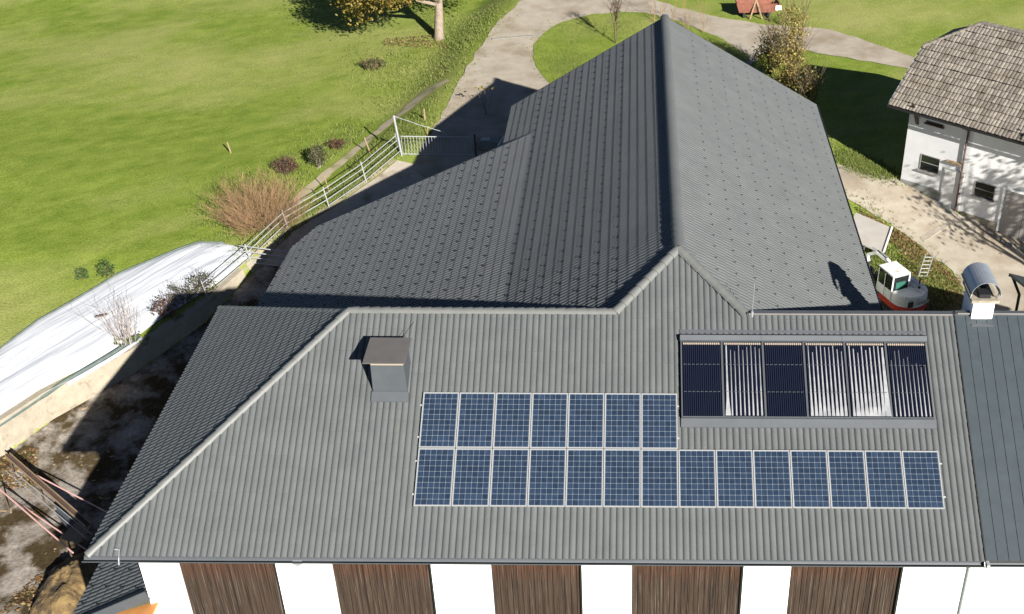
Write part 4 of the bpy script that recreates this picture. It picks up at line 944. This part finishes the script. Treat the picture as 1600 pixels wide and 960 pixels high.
# autumn bush at the far right barn corner
for j, (px, hh, rr, lab, mtl, nn) in enumerate([((1232, 146), 5.2, 1.05, 'tall yellow-leaved shrub beside the far barn eave', 'leaf_yellow', 3800), ((1203, 116), 3.0, 1.0, 'green and yellow shrub behind the barn verge', 'leaf_bush', 1800), ((1262, 172), 2.7, 0.85, 'thin shrub with few leaves against the dark shadow', 'leaf_bush', 700)]):
    b = gp(*px); t = thing('autumn_shrub', lab, 'shrub', b, None)
    twigs(t, 'stems', 'twig_dark', b, hh*1.0, 0.33, 26, 40+j, 0.02, 5)
    leaves(t, 'foliage', mtl, [(b+Vector((0, 0, hh*.62)), (rr*.75, rr*.75, hh*.42)), (b+Vector((-.1, 0, hh*.35)), (rr, rr, hh*.28))], nn, 0.065, 50+j, 12)
# bare saplings round the loop
b = gp(962, 69); t = thing('young_tree', 'slender bare young tree on the grass island', 'tree', b)
twigs(t, 'trunk', 'twig_dark', b, 3.2, 0.05, 2, 61, 0.035, 12, basew=.03); twigs(t, 'branches', 'twig_dark', b+Vector((0, 0, 1.5)), 1.9, 0.34, 20, 62, 0.014, 5, basew=.03)
leaves(t, 'crown', 'leaf_dark', [(b+Vector((0, 0, 2.7)), (.4, .4, .7))], 160, 0.05, 63, 8)
for j, px in enumerate([(1020, 36), (1036, 34), (1048, 44), (1072, 46), (1096, 52)]):
    b = gp(*px); t = thing('bare_sapling', 'thin bare sapling behind the far barn gable', 'sapling', b, 'bare saplings behind the gable'); twigs(t, 'stems', 'twig_brown', b, 2.3, 0.12, 4, 70+j, 0.016, 5)
b = gp(1222, 40); t = thing('bare_sapling', 'small leafy sapling at the edge of the dirt road beyond the shrubs', 'sapling', b); twigs(t, 'stems', 'twig_brown', b, 1.3, 0.4, 7, 79, 0.012, 4); leaves(t, 'foliage', 'leaf_dark', [(b+Vector((0, 0, .6)), (.5, .5, .4))], 180, .05, 3, 10)
# shrubs along the fence
b = gp(412, 352); t = thing('brown_shrub', 'large bare reddish-brown shrub behind the pipe fence', 'shrub', b)
twigs(t, 'stems', 'twig_brown', b, 2.15, 1.3, 420, 81, 0.008, 8, basew=1.5); leaves(t, 'foliage', 'leaf_bush', [(b+Vector((0, 0, .7)), (1.8, 1.5, .7))], 900, .035, 82, 8)
b = gp(448, 270); t = thing('red_shrub', 'small dark red-brown shrub at the meadow edge', 'shrub', b)
twigs(t, 'stems', 'twig_dark', b, 0.9, 0.6, 70, 83, 0.01, 4, basew=.45); leaves(t, 'foliage', 'leaf_rust', [(b+Vector((0, 0, .45)), (.7, .5, .4))], 900, .045, 84, 10)
b = gp(500, 262); t = thing('green_shrub', 'upright rounded green shrub beside the dirt track', 'shrub', b)
twigs(t, 'stems', 'twig_grey', b, 1.0, 0.3, 25, 85, 0.01, 3, basew=.15); leaves(t, 'foliage', 'leaf_dark', [(b+Vector((0, 0, .75)), (.45, .45, .55))], 1500, .045, 86, 10)
b = gp(527, 232); t = thing('low_red_shrub', 'low sprawling rust-leaved shrub beside the dirt track', 'shrub', b)
twigs(t, 'stems', 'twig_dark', b, 0.6, 0.9, 30, 87, 0.01, 3, basew=.3); leaves(t, 'foliage', 'leaf_rust', [(b+Vector((0, 0, .3)), (.55, .4, .25))], 450, .045, 88, 10)
b = gp(200, 541); t = thing('pale_stem_shrub', 'fan of bare pale stems rising in front of the white tarp', 'shrub', b)
twigs(t, 'stems', 'twig_grey', b+Vector((0, 0, -.1)), 2.6, 0.34, 38, 89, 0.012, 3, basew=.35); leaves(t, 'foliage', 'leaf_green', [(b+Vector((.2, 0, .3)), (.8, .5, .2))], 260, .05, 90, 8)
for j, (px, n_) in enumerate([((262, 496), 1), ((290, 474), 1), ((318, 458), 1)]):
    b = gp(*px); t = thing('weed_bush', ['sprawling leggy weed bush on the tarp edge above the dark wall', 'middle weed bush between its two neighbours along the tarp edge', 'weed bush on the tarp edge closest to the pipe fence'][j], 'bush', b)
    twigs(t, 'stems', 'twig_dark', b, 1.0, 0.8, 26, 91+j, 0.011, 4, basew=.3); leaves(t, 'foliage', 'leaf_rust' if j == 0 else 'leaf_dark', [(b+Vector((0, 0, .5)), (.75, .5, .45))], 420, .05, 95+j, 8)
for j, (px, lab) in enumerate([((128, 436), 'small dark weed clump in the meadow near the tarp'), ((168, 432), 'taller dark weed clump touching the back edge of the tarp')]):
    b = gp(*px); t = thing('weed_clump', lab, 'weeds', b); leaves(t, 'foliage', 'leaf_green', [(b+Vector((0, 0, .25+.15*j)), (.35, .3, .25+.2*j))], 420, .05, 101+j, 10); twigs(t, 'stems', 'twig_dark', b, .6, .4, 12, 110+j, .01, 2)
b = gp(762, 182); t = thing('shade_sapling', 'thin sapling with yellow tip leaves in the barn shade', 'sapling', b); twigs(t, 'stems', 'twig_dark', b, 1.8, .25, 5, 120, .012, 4); leaves(t, 'foliage', 'leaf_bush', [(b+Vector((-.1, 0, 1.7)), (.5, .3, .25))], 36, .08, 121, 4)
b = gp(585, 108); t = thing('meadow_tuft', 'low bushy tuft of dry weeds on the grass bank', 'weeds', b); leaves(t, 'foliage', 'leaf_dark', [(b+Vector((0, 0, .3)), (.9, .6, .35))], 700, .06, 122, 10); twigs(t, 'stems', 'twig_brown', b, .8, .7, 40, 123, .01, 2, basew=.5)
# tree out of frame whose branches shade the cottage front
tc = Vector((30.6, 15.0, -7.6)); t = thing('unseen_bare_tree', 'unseen bare tree at the lane edge casting branch shadows on the cottage', 'tree', tc)
bl = [(tc+Vector((-2.0, 4.0, 7.2)), (2.6, 2.4, 1.6)), (tc+Vector((-3.2, 6.0, 8.3)), (1.5, 1.6, 1.3)), (tc+Vector((1, 2, 9)), (2.5, 2.5, 2))]
limbs(t, 'trunk', tc, tc+Vector((-.3, .8, 6.0)), bl, 0.22, 9, per=7)
leaves(t, 'crown', 'leaf_gold', bl, 2600, 0.10, 131, 10)
# grass tufts on rough ground, leaf litter
def scatter_grass(name, quads, n, hgt, mt, seed, dz=0.0):
    r = random.Random(seed); vs = []; fs = []
    for _ in range(n):
        Q = r.choice(quads); a, b = (r.random()+r.random()+r.random())/3*1.7-.35, (r.random()+r.random()+r.random())/3*1.7-.35; x = Q[0][0]*(1-a)*(1-b)+Q[1][0]*a*(1-b)+Q[2][0]*a*b+Q[3][0]*(1-a)*b; y = Q[0][1]*(1-a)*(1-b)+Q[1][1]*a*(1-b)+Q[2][1]*a*b+Q[3][1]*(1-a)*b
        if inside((x, y), TRACK): continue
        z = gz(x, y)
        for _ in range(3):
            ang = r.uniform(0, 6.28); h = hgt*r.uniform(.5, 1.3); wv = Vector((math.cos(ang), math.sin(ang), 0))*0.022; p = Vector((x+r.gauss(0, .06), y+r.gauss(0, .06), z-.01)); tip = p+Vector((r.gauss(0, .4)*h, r.gauss(0, .4)*h, h)); k = len(vs)
            vs += [p-wv, p+wv, tip]; fs.append((k, k+1, k+2))
    me = bpy.data.meshes.new(name); me.from_pydata(vs, [], fs); me.materials.append(M_[mt]); o = link(name, me); stuff(o); return o
Q = lambda *l: gpx(l)
tag(scatter_grass('bank_grass', [Q((560, 60), (740, 60), (690, 190), (560, 160)), Q((660, 20), (790, 10), (750, 70), (690, 70)), Q((480, 210), (660, 160), (640, 220), (480, 280)), Q((540, 245), (665, 165), (668, 215), (560, 270))], 9000, 0.15, 'blade', 4), 'rough grass on the bank between meadow and road', 'grass')
tag(scatter_grass('verge_grass', [Q((1330, 322), (1400, 360), (1400, 480), (1360, 440)), Q((1400, 365), (1500, 440), (1505, 490), (1400, 480)), Q((1300, 225), (1400, 265), (1395, 288), (1310, 262))], 7000, 0.16, 'blade', 6), 'rough verge grass round the excavator and along the far track', 'grass')
tag(scatter_grass('island_grass', [Q((840, 80), (880, 36), (1010, 24), (1000, 60)), Q((840, 80), (940, 80), (900, 120), (860, 130))], 4500, 0.14, 'blade', 8), 'tufty grass growing on the island inside the road loop', 'grass')
tag(scatter_grass('fence_grass', [Q((400, 372), (620, 225), (632, 236), (412, 392)), Q((330, 290), (470, 270), (480, 330), (340, 380))], 4500, 0.22, 'blade', 10), 'long dry grass along the pipe fence', 'grass')
r = random.Random(33); vs = []; fs = []
zones = [(Q((1335, 325), (1410, 365), (1500, 440), (1440, 420)), 1500), (Q((1400, 380), (1500, 440), (1505, 485), (1440, 490)), 1300), (Q((600, 62), (690, 55), (700, 75), (600, 72)), 500), (Q((0, 715), (60, 700), (60, 760), (0, 770)), 450), (Q((60, 900), (160, 870), (120, 960), (0, 960)), 500)]
for Qz, n in zones:
    for _ in range(n):
        a, b = r.random(), r.random(); x = Qz[0][0]*(1-a)*(1-b)+Qz[1][0]*a*(1-b)+Qz[2][0]*a*b+Qz[3][0]*(1-a)*b; y = Qz[0][1]*(1-a)*(1-b)+Qz[1][1]*a*(1-b)+Qz[2][1]*a*b+Qz[3][1]*(1-a)*b
        p = Vector((x, y, gz(x, y)+.05+r.random()*.06)); a_ = Vector((r.uniform(-1, 1), r.uniform(-1, 1), r.uniform(-.4, .4))).normalized(); b_ = a_.cross(Vector((r.uniform(-.4, .4), r.uniform(-.4, .4), 1))).normalized(); s = r.uniform(.04, .09); k = len(vs); vs += [p-a_*s, p+b_*s*.7, p+a_*s, p-b_*s*.7]; fs.append((k, k+1, k+2, k+3))
me = bpy.data.meshes.new('leaf_litter'); me.from_pydata(vs, [], fs); me.materials.append(M_['litter']); tag(stuff(link('leaf_litter', me)), 'fallen brown leaves strewn over banks and yard', 'leaves')

# ------------------------------------------------------------------ EXCAVATOR
ep = gp(1409, 489)+Vector((0, 0.2, 0))
ex = thing('mini_excavator', 'white mini excavator with red skirt parked beside the barn eave', 'excavator', ep)
F = Vector((-0.42, 0.907, 0)).normalized(); Rr = Vector((F.y, -F.x, 0)); Uz = Vector((0, 0, 1))
XS = 0.9
E_ = lambda r_, f_, z_: ep+(Rr*r_+F*f_+Uz*z_)*XS
def ebox(r0, r1, f0, f1, z0, z1, name, mt, par=ex, bev=0.0):
    mb = MB(); mb.box(E_((r0+r1)/2, (f0+f1)/2, (z0+z1)/2), ((r1-r0)*XS, (f1-f0)*XS, (z1-z0)*XS), Rr, F, Uz); return mb.build(name, mt, par, bevel=bev)
for s in (-1, 1): ebox(s*0.75-0.2, s*0.75+0.2, -0.9, 1.2, 0.02, 0.5, 'track', 'rubber', ex, 0.14)
ebox(-0.5, 0.5, -0.5, 0.8, 0.3, 0.6, 'undercarriage', 'black')
def bodyprism(pts, z0, z1, name, mt, bev):
    mb = MB(); mb.prism([E_(a, b, z0) for a, b in pts], Uz*(z1-z0)*XS); return mb.build(name, mt, ex, bevel=bev)
arc = [(0.97*math.cos(t_), -0.35+0.95*math.sin(t_)*-1) for t_ in [math.radians(a) for a in range(0, 181, 15)]]
foot = arc+[(-0.97, 0.75), (0.97, 0.75)]
bodyprism(foot, 0.58, 0.86, 'skirt', 'exc_red', 0.03)
hood = [(x*0.97, y*0.97) for x, y in arc]+[(-0.93, -0.25), (0.15, -0.2), (0.15, 0.7), (0.93, 0.7)]
bodyprism(hood, 0.86, 1.48, 'hood', 'exc_white', 0.05)
cab = ex
mb = MB(); r0, r1, f0, f1 = -0.93, 0.12, -0.22, 1.05
def cabpost(r_, f_, z0, z1, w_=0.07, top=None):
    a = E_(r_, f_, z0); b = E_(*(top or (r_*0.97, f_*.97)), z1); m_ = MB(); m_.tube([a, b], w_/2*1.25, 4); m_.build('cab_post', 'exc_white', ex)
for (a, b) in ((r0+.04, f0+.04), (r1-.04, f0+.04), (r0+.04, f1-.04), (r1-.04, f1-.04)): cabpost(a, b, 0.86, 2.22)
ebox(r0+.05, r1-.05, f0+.05, f1-.05, 1.45, 2.16, 'cab_glass', 'glass')
ebox(r0+.02, r1-.02, f0+.02, f1-.02, 0.86, 1.45, 'cab_base', 'exc_white', ex, .03)
ebox(r0+.03, r0+.06, f0+.12, f1-.12, 1.0, 1.46, 'door_glass', 'glass')
ebox(r0-.03, r1+.03, f0-.04, f1+.05, 2.17, 2.28, 'cab_roof', 'exc_white', ex, .05)
ebox(r0+.25, r1-.25, f0+.031, f0+.047, 1.5, 1.85, 'seat', 'seat')
ebox(-0.62, -0.34, -1.27, -1.20, 1.0, 1.28, 'grille', 'black')
mb = MB(); mb.tube([E_(0.45, -.55, 1.47), E_(.45, -.55, 1.55)], .05, 8); mb.build('filler_cap', 'black', ex)
mb = MB(); mb.tube([E_(0.72, -.2, 1.46), E_(.72, -.2, 1.72), E_(.72, -.28, 1.8)], .035, 8); mb.build('exhaust', 'zinc', ex)
for a in (0.25, 0.58): ebox(a, a+0.012, -1.05, 0.66, 1.478, 1.486, 'panel_seam', 'black')
ebox(0.16, 0.90, -0.36, -0.345, 1.478, 1.487, 'panel_seam', 'black')
ebox(-0.15, 0.55, -1.295, -1.28, 1.05, 1.24, 'decal', 'zinc_light')
ebox(r0+.10, r1-.10, f0+.0, f0+.03, 1.44, 1.50, 'wiper_rail', 'rubber')
ebox(r0-.005, r0+.02, 0.38, 0.43, 0.95, 2.16, 'door_pillar', 'exc_white')
for s_ in (0.06, 0.12):
    mb = MB(); mb.tube([E_(.05+s_, 0.95, 1.15), E_(s_, 1.4, 1.72), E_(s_-.05, 1.8, 2.1), E_(s_-.15, 2.4, 2.22)], .018, 6); mb.build('hose', 'rubber', ex)
mb = MB(); mb.tube([E_(r0, f1, 1.9), E_(r0-.18, f1+.08, 1.95)], .012, 5); mb.box(E_(r0-.2, f1+.08, 1.95), (.05, .14, .22), Rr, F, Uz); mb.build('mirror', 'rubber', ex)
bm_ = [E_(0.25, 0.85, 1.0), E_(0.1, 1.7, 1.95), E_(-.05, 2.4, 2.1), E_(-.15, 3.0, 1.7)]
for a, b, wv in zip(bm_, bm_[1:], (.2, .18, .15)):
    d = (b-a).normalized(); mb = MB(); mb.box((a+b)/2, ((b-a).length+.06, .15, wv), d, Rr, d.cross(Rr)); mb.build('boom', 'exc_white', ex, bevel=.02)
a, b = bm_[3], E_(-.2, 2.8, 0.6); d = (b-a).normalized(); mb = MB(); mb.box((a+b)/2, ((b-a).length, .16, .2), d, Rr, d.cross(Rr)); mb.build('dipper_arm', 'exc_white', ex, bevel=.02)
mb = MB(); mb.tube([E_(.25, 1.0, .9), E_(.12, 1.8, 1.9)], .05, 8); mb.tube([E_(.1, 1.7, 2.12), E_(-.1, 2.8, 2.2)], .035, 8); mb.build('hydraulic_ram', 'steel', ex)
mb = MB(); c = b; mb.hexa([c+Rr*-.3+F*-.3, c+Rr*.3+F*-.3, c+Rr*.3+F*.25, c+Rr*-.3+F*.25], [c+Rr*-.3+F*-.15+Uz*-.0+Uz*.35, c+Rr*.3+F*-.15+Uz*.35, c+Rr*.3+F*.2+Uz*.35, c+Rr*-.3+F*.2+Uz*.35]); mb.build('bucket', 'black', ex, bevel=.03)
# ladder leaning on the hood
la = gp(1434, 440)+Vector((0.25, .3, 0)); ld = thing('ladder', 'short pale ladder leaning behind the excavator hood', 'ladder', la)
top_ = la+Vector((0.10, -.3, 1.45))
for s in (-.19, .19):
    mb = MB(); mb.tube([la+Vector((s, 0, 0)), top_+Vector((s, 0, 0))], .028, 5); mb.build('stile', 'zinc_light', ld)
for k in range(6):
    p = la.lerp(top_, (k+.6)/6.4); mb = MB(); mb.tube([p+Vector((-.19, 0, 0)), p+Vector((.19, 0, 0))], .016, 5); mb.build('rung', 'zinc_light', ld)
# flat trailer under the eave
c1 = gp(1337, 332, .65); c2 = gp(1393, 356, .65); c3 = gp(1380, 395, .65)
tl = thing('flat_trailer', 'flat trailer with plain grey deck and white rail half under the barn eave', 'trailer', gp(1365, 370))
c4 = c1+(c3-c2); dn = Vector((0, 0, -.09))
mb = MB(); mb.prism([c1, c2, c3, c4], dn); mb.build('deck', 'deck', tl)
mb = MB(); mb.tube([c2+Vector((0.02, 0, .04)), c3+Vector((.02, 0, .04))], .05, 6); mb.build('side_rail', 'exc_white', tl)
mdp = (c1+c3)/2
for s in (c2.lerp(c3, .45), c1.lerp(c4, .45)):
    s = s.lerp(mdp, .15); axd = (c2-c1).normalized(); mb = MB(); z_ = gz(s.x, s.y)+.28; q0 = Vector((s.x, s.y, z_)); mb.tube([q0-axd*.09, q0+axd*.09], .28, 16); mb.build('wheel', 'rubber', tl)
mb = MB(); mb.tube([c4.lerp(c3, .5)+dn, c4.lerp(c3, .5)+dn+(c3-c2).normalized()*1.2+Vector((0, 0, -.2))], .05, 6); mb.build('drawbar', 'zinc', tl)

# ------------------------------------------------------------------ RED TIPPER SKIP on the far meadow
rp = gp(1180, 24); X_ = Vector((1, 0.05, 0)).normalized(); Y_ = Vector((-.05, 1, 0)).normalized()
rt = thing('tipper_body', 'rusty red open tipper body standing on the far meadow', 'trailer', rp)
P_ = lambda a, b, c: rp+X_*a+Y_*b+Uz*c
def panel(pts, name, mt, th): mb = MB(); mb.prism(pts, th); mb.build(name, mt, rt)
panel([P_(-1.1, -.5, .35), P_(1.1, -.5, .35), P_(1.1, .6, .35), P_(-1.1, .6, .35)], 'floor', 'red_paint', Uz*.05)
panel([P_(-1.15, -.55, .35), P_(1.15, -.55, .35), P_(1.35, -.62, .95), P_(-1.35, -.62, .95)], 'side', 'red_paint', Y_*.05)
panel([P_(-1.15, .6, .35), P_(1.15, .6, .35), P_(1.35, .7, .95), P_(-1.35, .7, .95)], 'side', 'red_paint', Y_*.05)
panel([P_(1.15, -.5, .35), P_(1.15, .6, .35), P_(1.45, .68, .95), P_(1.45, -.58, .95)], 'tail', 'red_paint', X_*.05)
panel([P_(-1.15, -.5, .35), P_(-1.15, .6, .35), P_(-1.3, .68, .85), P_(-1.3, -.58, .85)], 'head', 'brown_wood', X_*.05)
for a in (-.8, .8): mb = MB(); mb.box(P_(a, 0, .17), (.16, 1.0, .36), X_, Y_); mb.build('skid', 'black', rt)
mb = MB(); mb.tube([P_(-.45, -.75, 0), P_(-.1, -.66, 1.25)], .06, 6); mb.tube([P_(.35, -.75, 0), P_(-.1, -.66, 1.25)], .06, 6); mb.build('a_frame', 'ply', rt)
mb = MB(); mb.box(P_(1.42, -.645, .68), (.4, .02, .3), X_, Y_); mb.build('white_plate', 'white', rt)

# ------------------------------------------------------------------ OLD HAY ELEVATOR in the yard
zb = -9.0
hv_ = thing('hay_elevator', 'old hay elevator of brown trough and faded red tubes in the yard', 'farm machine', on_z(75, 785, -9.9))
def seg(name, p, q_, z, r, mt, z2=None):
    mb = MB(); mb.tube([on_z(*p, z), on_z(*q_, z2 if z2 is not None else z)], r, 6); mb.build(name, mt, hv_)
a, b = on_z(12, 712, zb), on_z(138, 822, zb+.15); d = (b-a).normalized(); sd = Vector((0, 0, 1)).cross(d).normalized()
mb = MB(); mb.box((a+b)/2, ((b-a).length, .17, .04), d, sd, d.cross(sd)); tg = mb.build('trough', 'brown_wood', hv_)
for s in (-.10, .10):
    mb = MB(); mb.box((a+b)/2+sd*s+Vector((0, 0, .04)), ((b-a).length, .025, .10), d, sd, d.cross(sd)); mb.build('trough_side', 'ply', tg)
seg('red_tube', (38, 733), (170, 802), zb, .03, 'pink'); seg('red_tube', (0, 765), (114, 864), zb, .032, 'pink'); seg('red_tube', (2, 768), (136, 860), zb-.25, .028, 'pink')
seg('pale_rod', (8, 735), (134, 841), zb, .014, 'zinc_light'); seg('pale_rod', (22, 738), (144, 836), zb, .014, 'zinc_light')
for px in [(14, 716), (60, 757), (120, 812), (4, 768), (108, 858)]:
    p = on_z(*px, zb); mb = MB(); mb.tube([p, Vector((p.x, p.y, -10.1))], .03, 6); mb.build('leg', 'twig_dark', hv_)
mb = MB(); pp = [on_z(94, 842, zb-.15), on_z(120, 816, zb-.15), on_z(143, 823, zb-.15), on_z(122, 852, zb-.15)]; mb.prism(pp, Uz*.05); mb.build('plank', 'ply', hv_)
mb = MB(); pp = [on_z(85, 800, zb-.2), on_z(93, 794, zb-.2), on_z(120, 818, zb-.2), on_z(108, 830, zb-.2)]; mb.prism(pp, Uz*.03); mb.build('sheet', 'zinc', hv_)
rq = random.Random(91); db = MB()
for _ in range(420):
    x, y = rq.uniform(-22, -10.5), rq.uniform(2, 24)
    if line_dist(x, y) < 0.25: continue
    p = ground(x, y, .03); s_ = rq.uniform(.02, .075); an_ = rq.uniform(0, 3.1); Xd = Vector((math.cos(an_), math.sin(an_), rq.uniform(-.2, .2))).normalized(); Yd = Vector((0, 0, 1)).cross(Xd).normalized()
    db.box(p, (s_*rq.uniform(1, 4), s_, s_*.6), Xd, Yd, Xd.cross(Yd))
tag(stuff(db.build('yard_debris', 'ply', fix=False)), 'small wood chips and debris strewn over the yard', 'debris')
# manure heap
hp = gp(112, 925); vs = []; fs = []; n1, n2 = 22, 44
for i in range(n1+1):
    for j in range(n2):
        a = 2*math.pi*j/n2; rr_ = i/n1; x = math.cos(a)*rr_*1.25; y = math.sin(a)*rr_*2.1
        nz = noise.noise(Vector((x*1.3, y*1.3, 3)))*.30+noise.noise(Vector((x*3.5, y*3.5, 7)))*.14+noise.noise(Vector((x*9, y*9, 1)))*.05
        z = 0.95*(1-rr_**2.2)+nz*(1-rr_**4); q_ = hp+Vector((x*(1+.25*noise.noise(Vector((math.cos(a)*2, math.sin(a)*2, 5)))), y, 0)); vs.append(Vector((q_.x, q_.y, gz(q_.x, q_.y)-.05+max(z, -.02))))
for i in range(n1):
    for j in range(n2): fs.append((i*n2+j, (i+1)*n2+j, (i+1)*n2+(j+1) % n2, i*n2+(j+1) % n2))
mb = MB(); mb.add(vs, fs); tag(mb.build('manure_heap', 'dirt', smooth_=True), 'brown lumpy manure heap beside the small lean-to roof', 'heap')
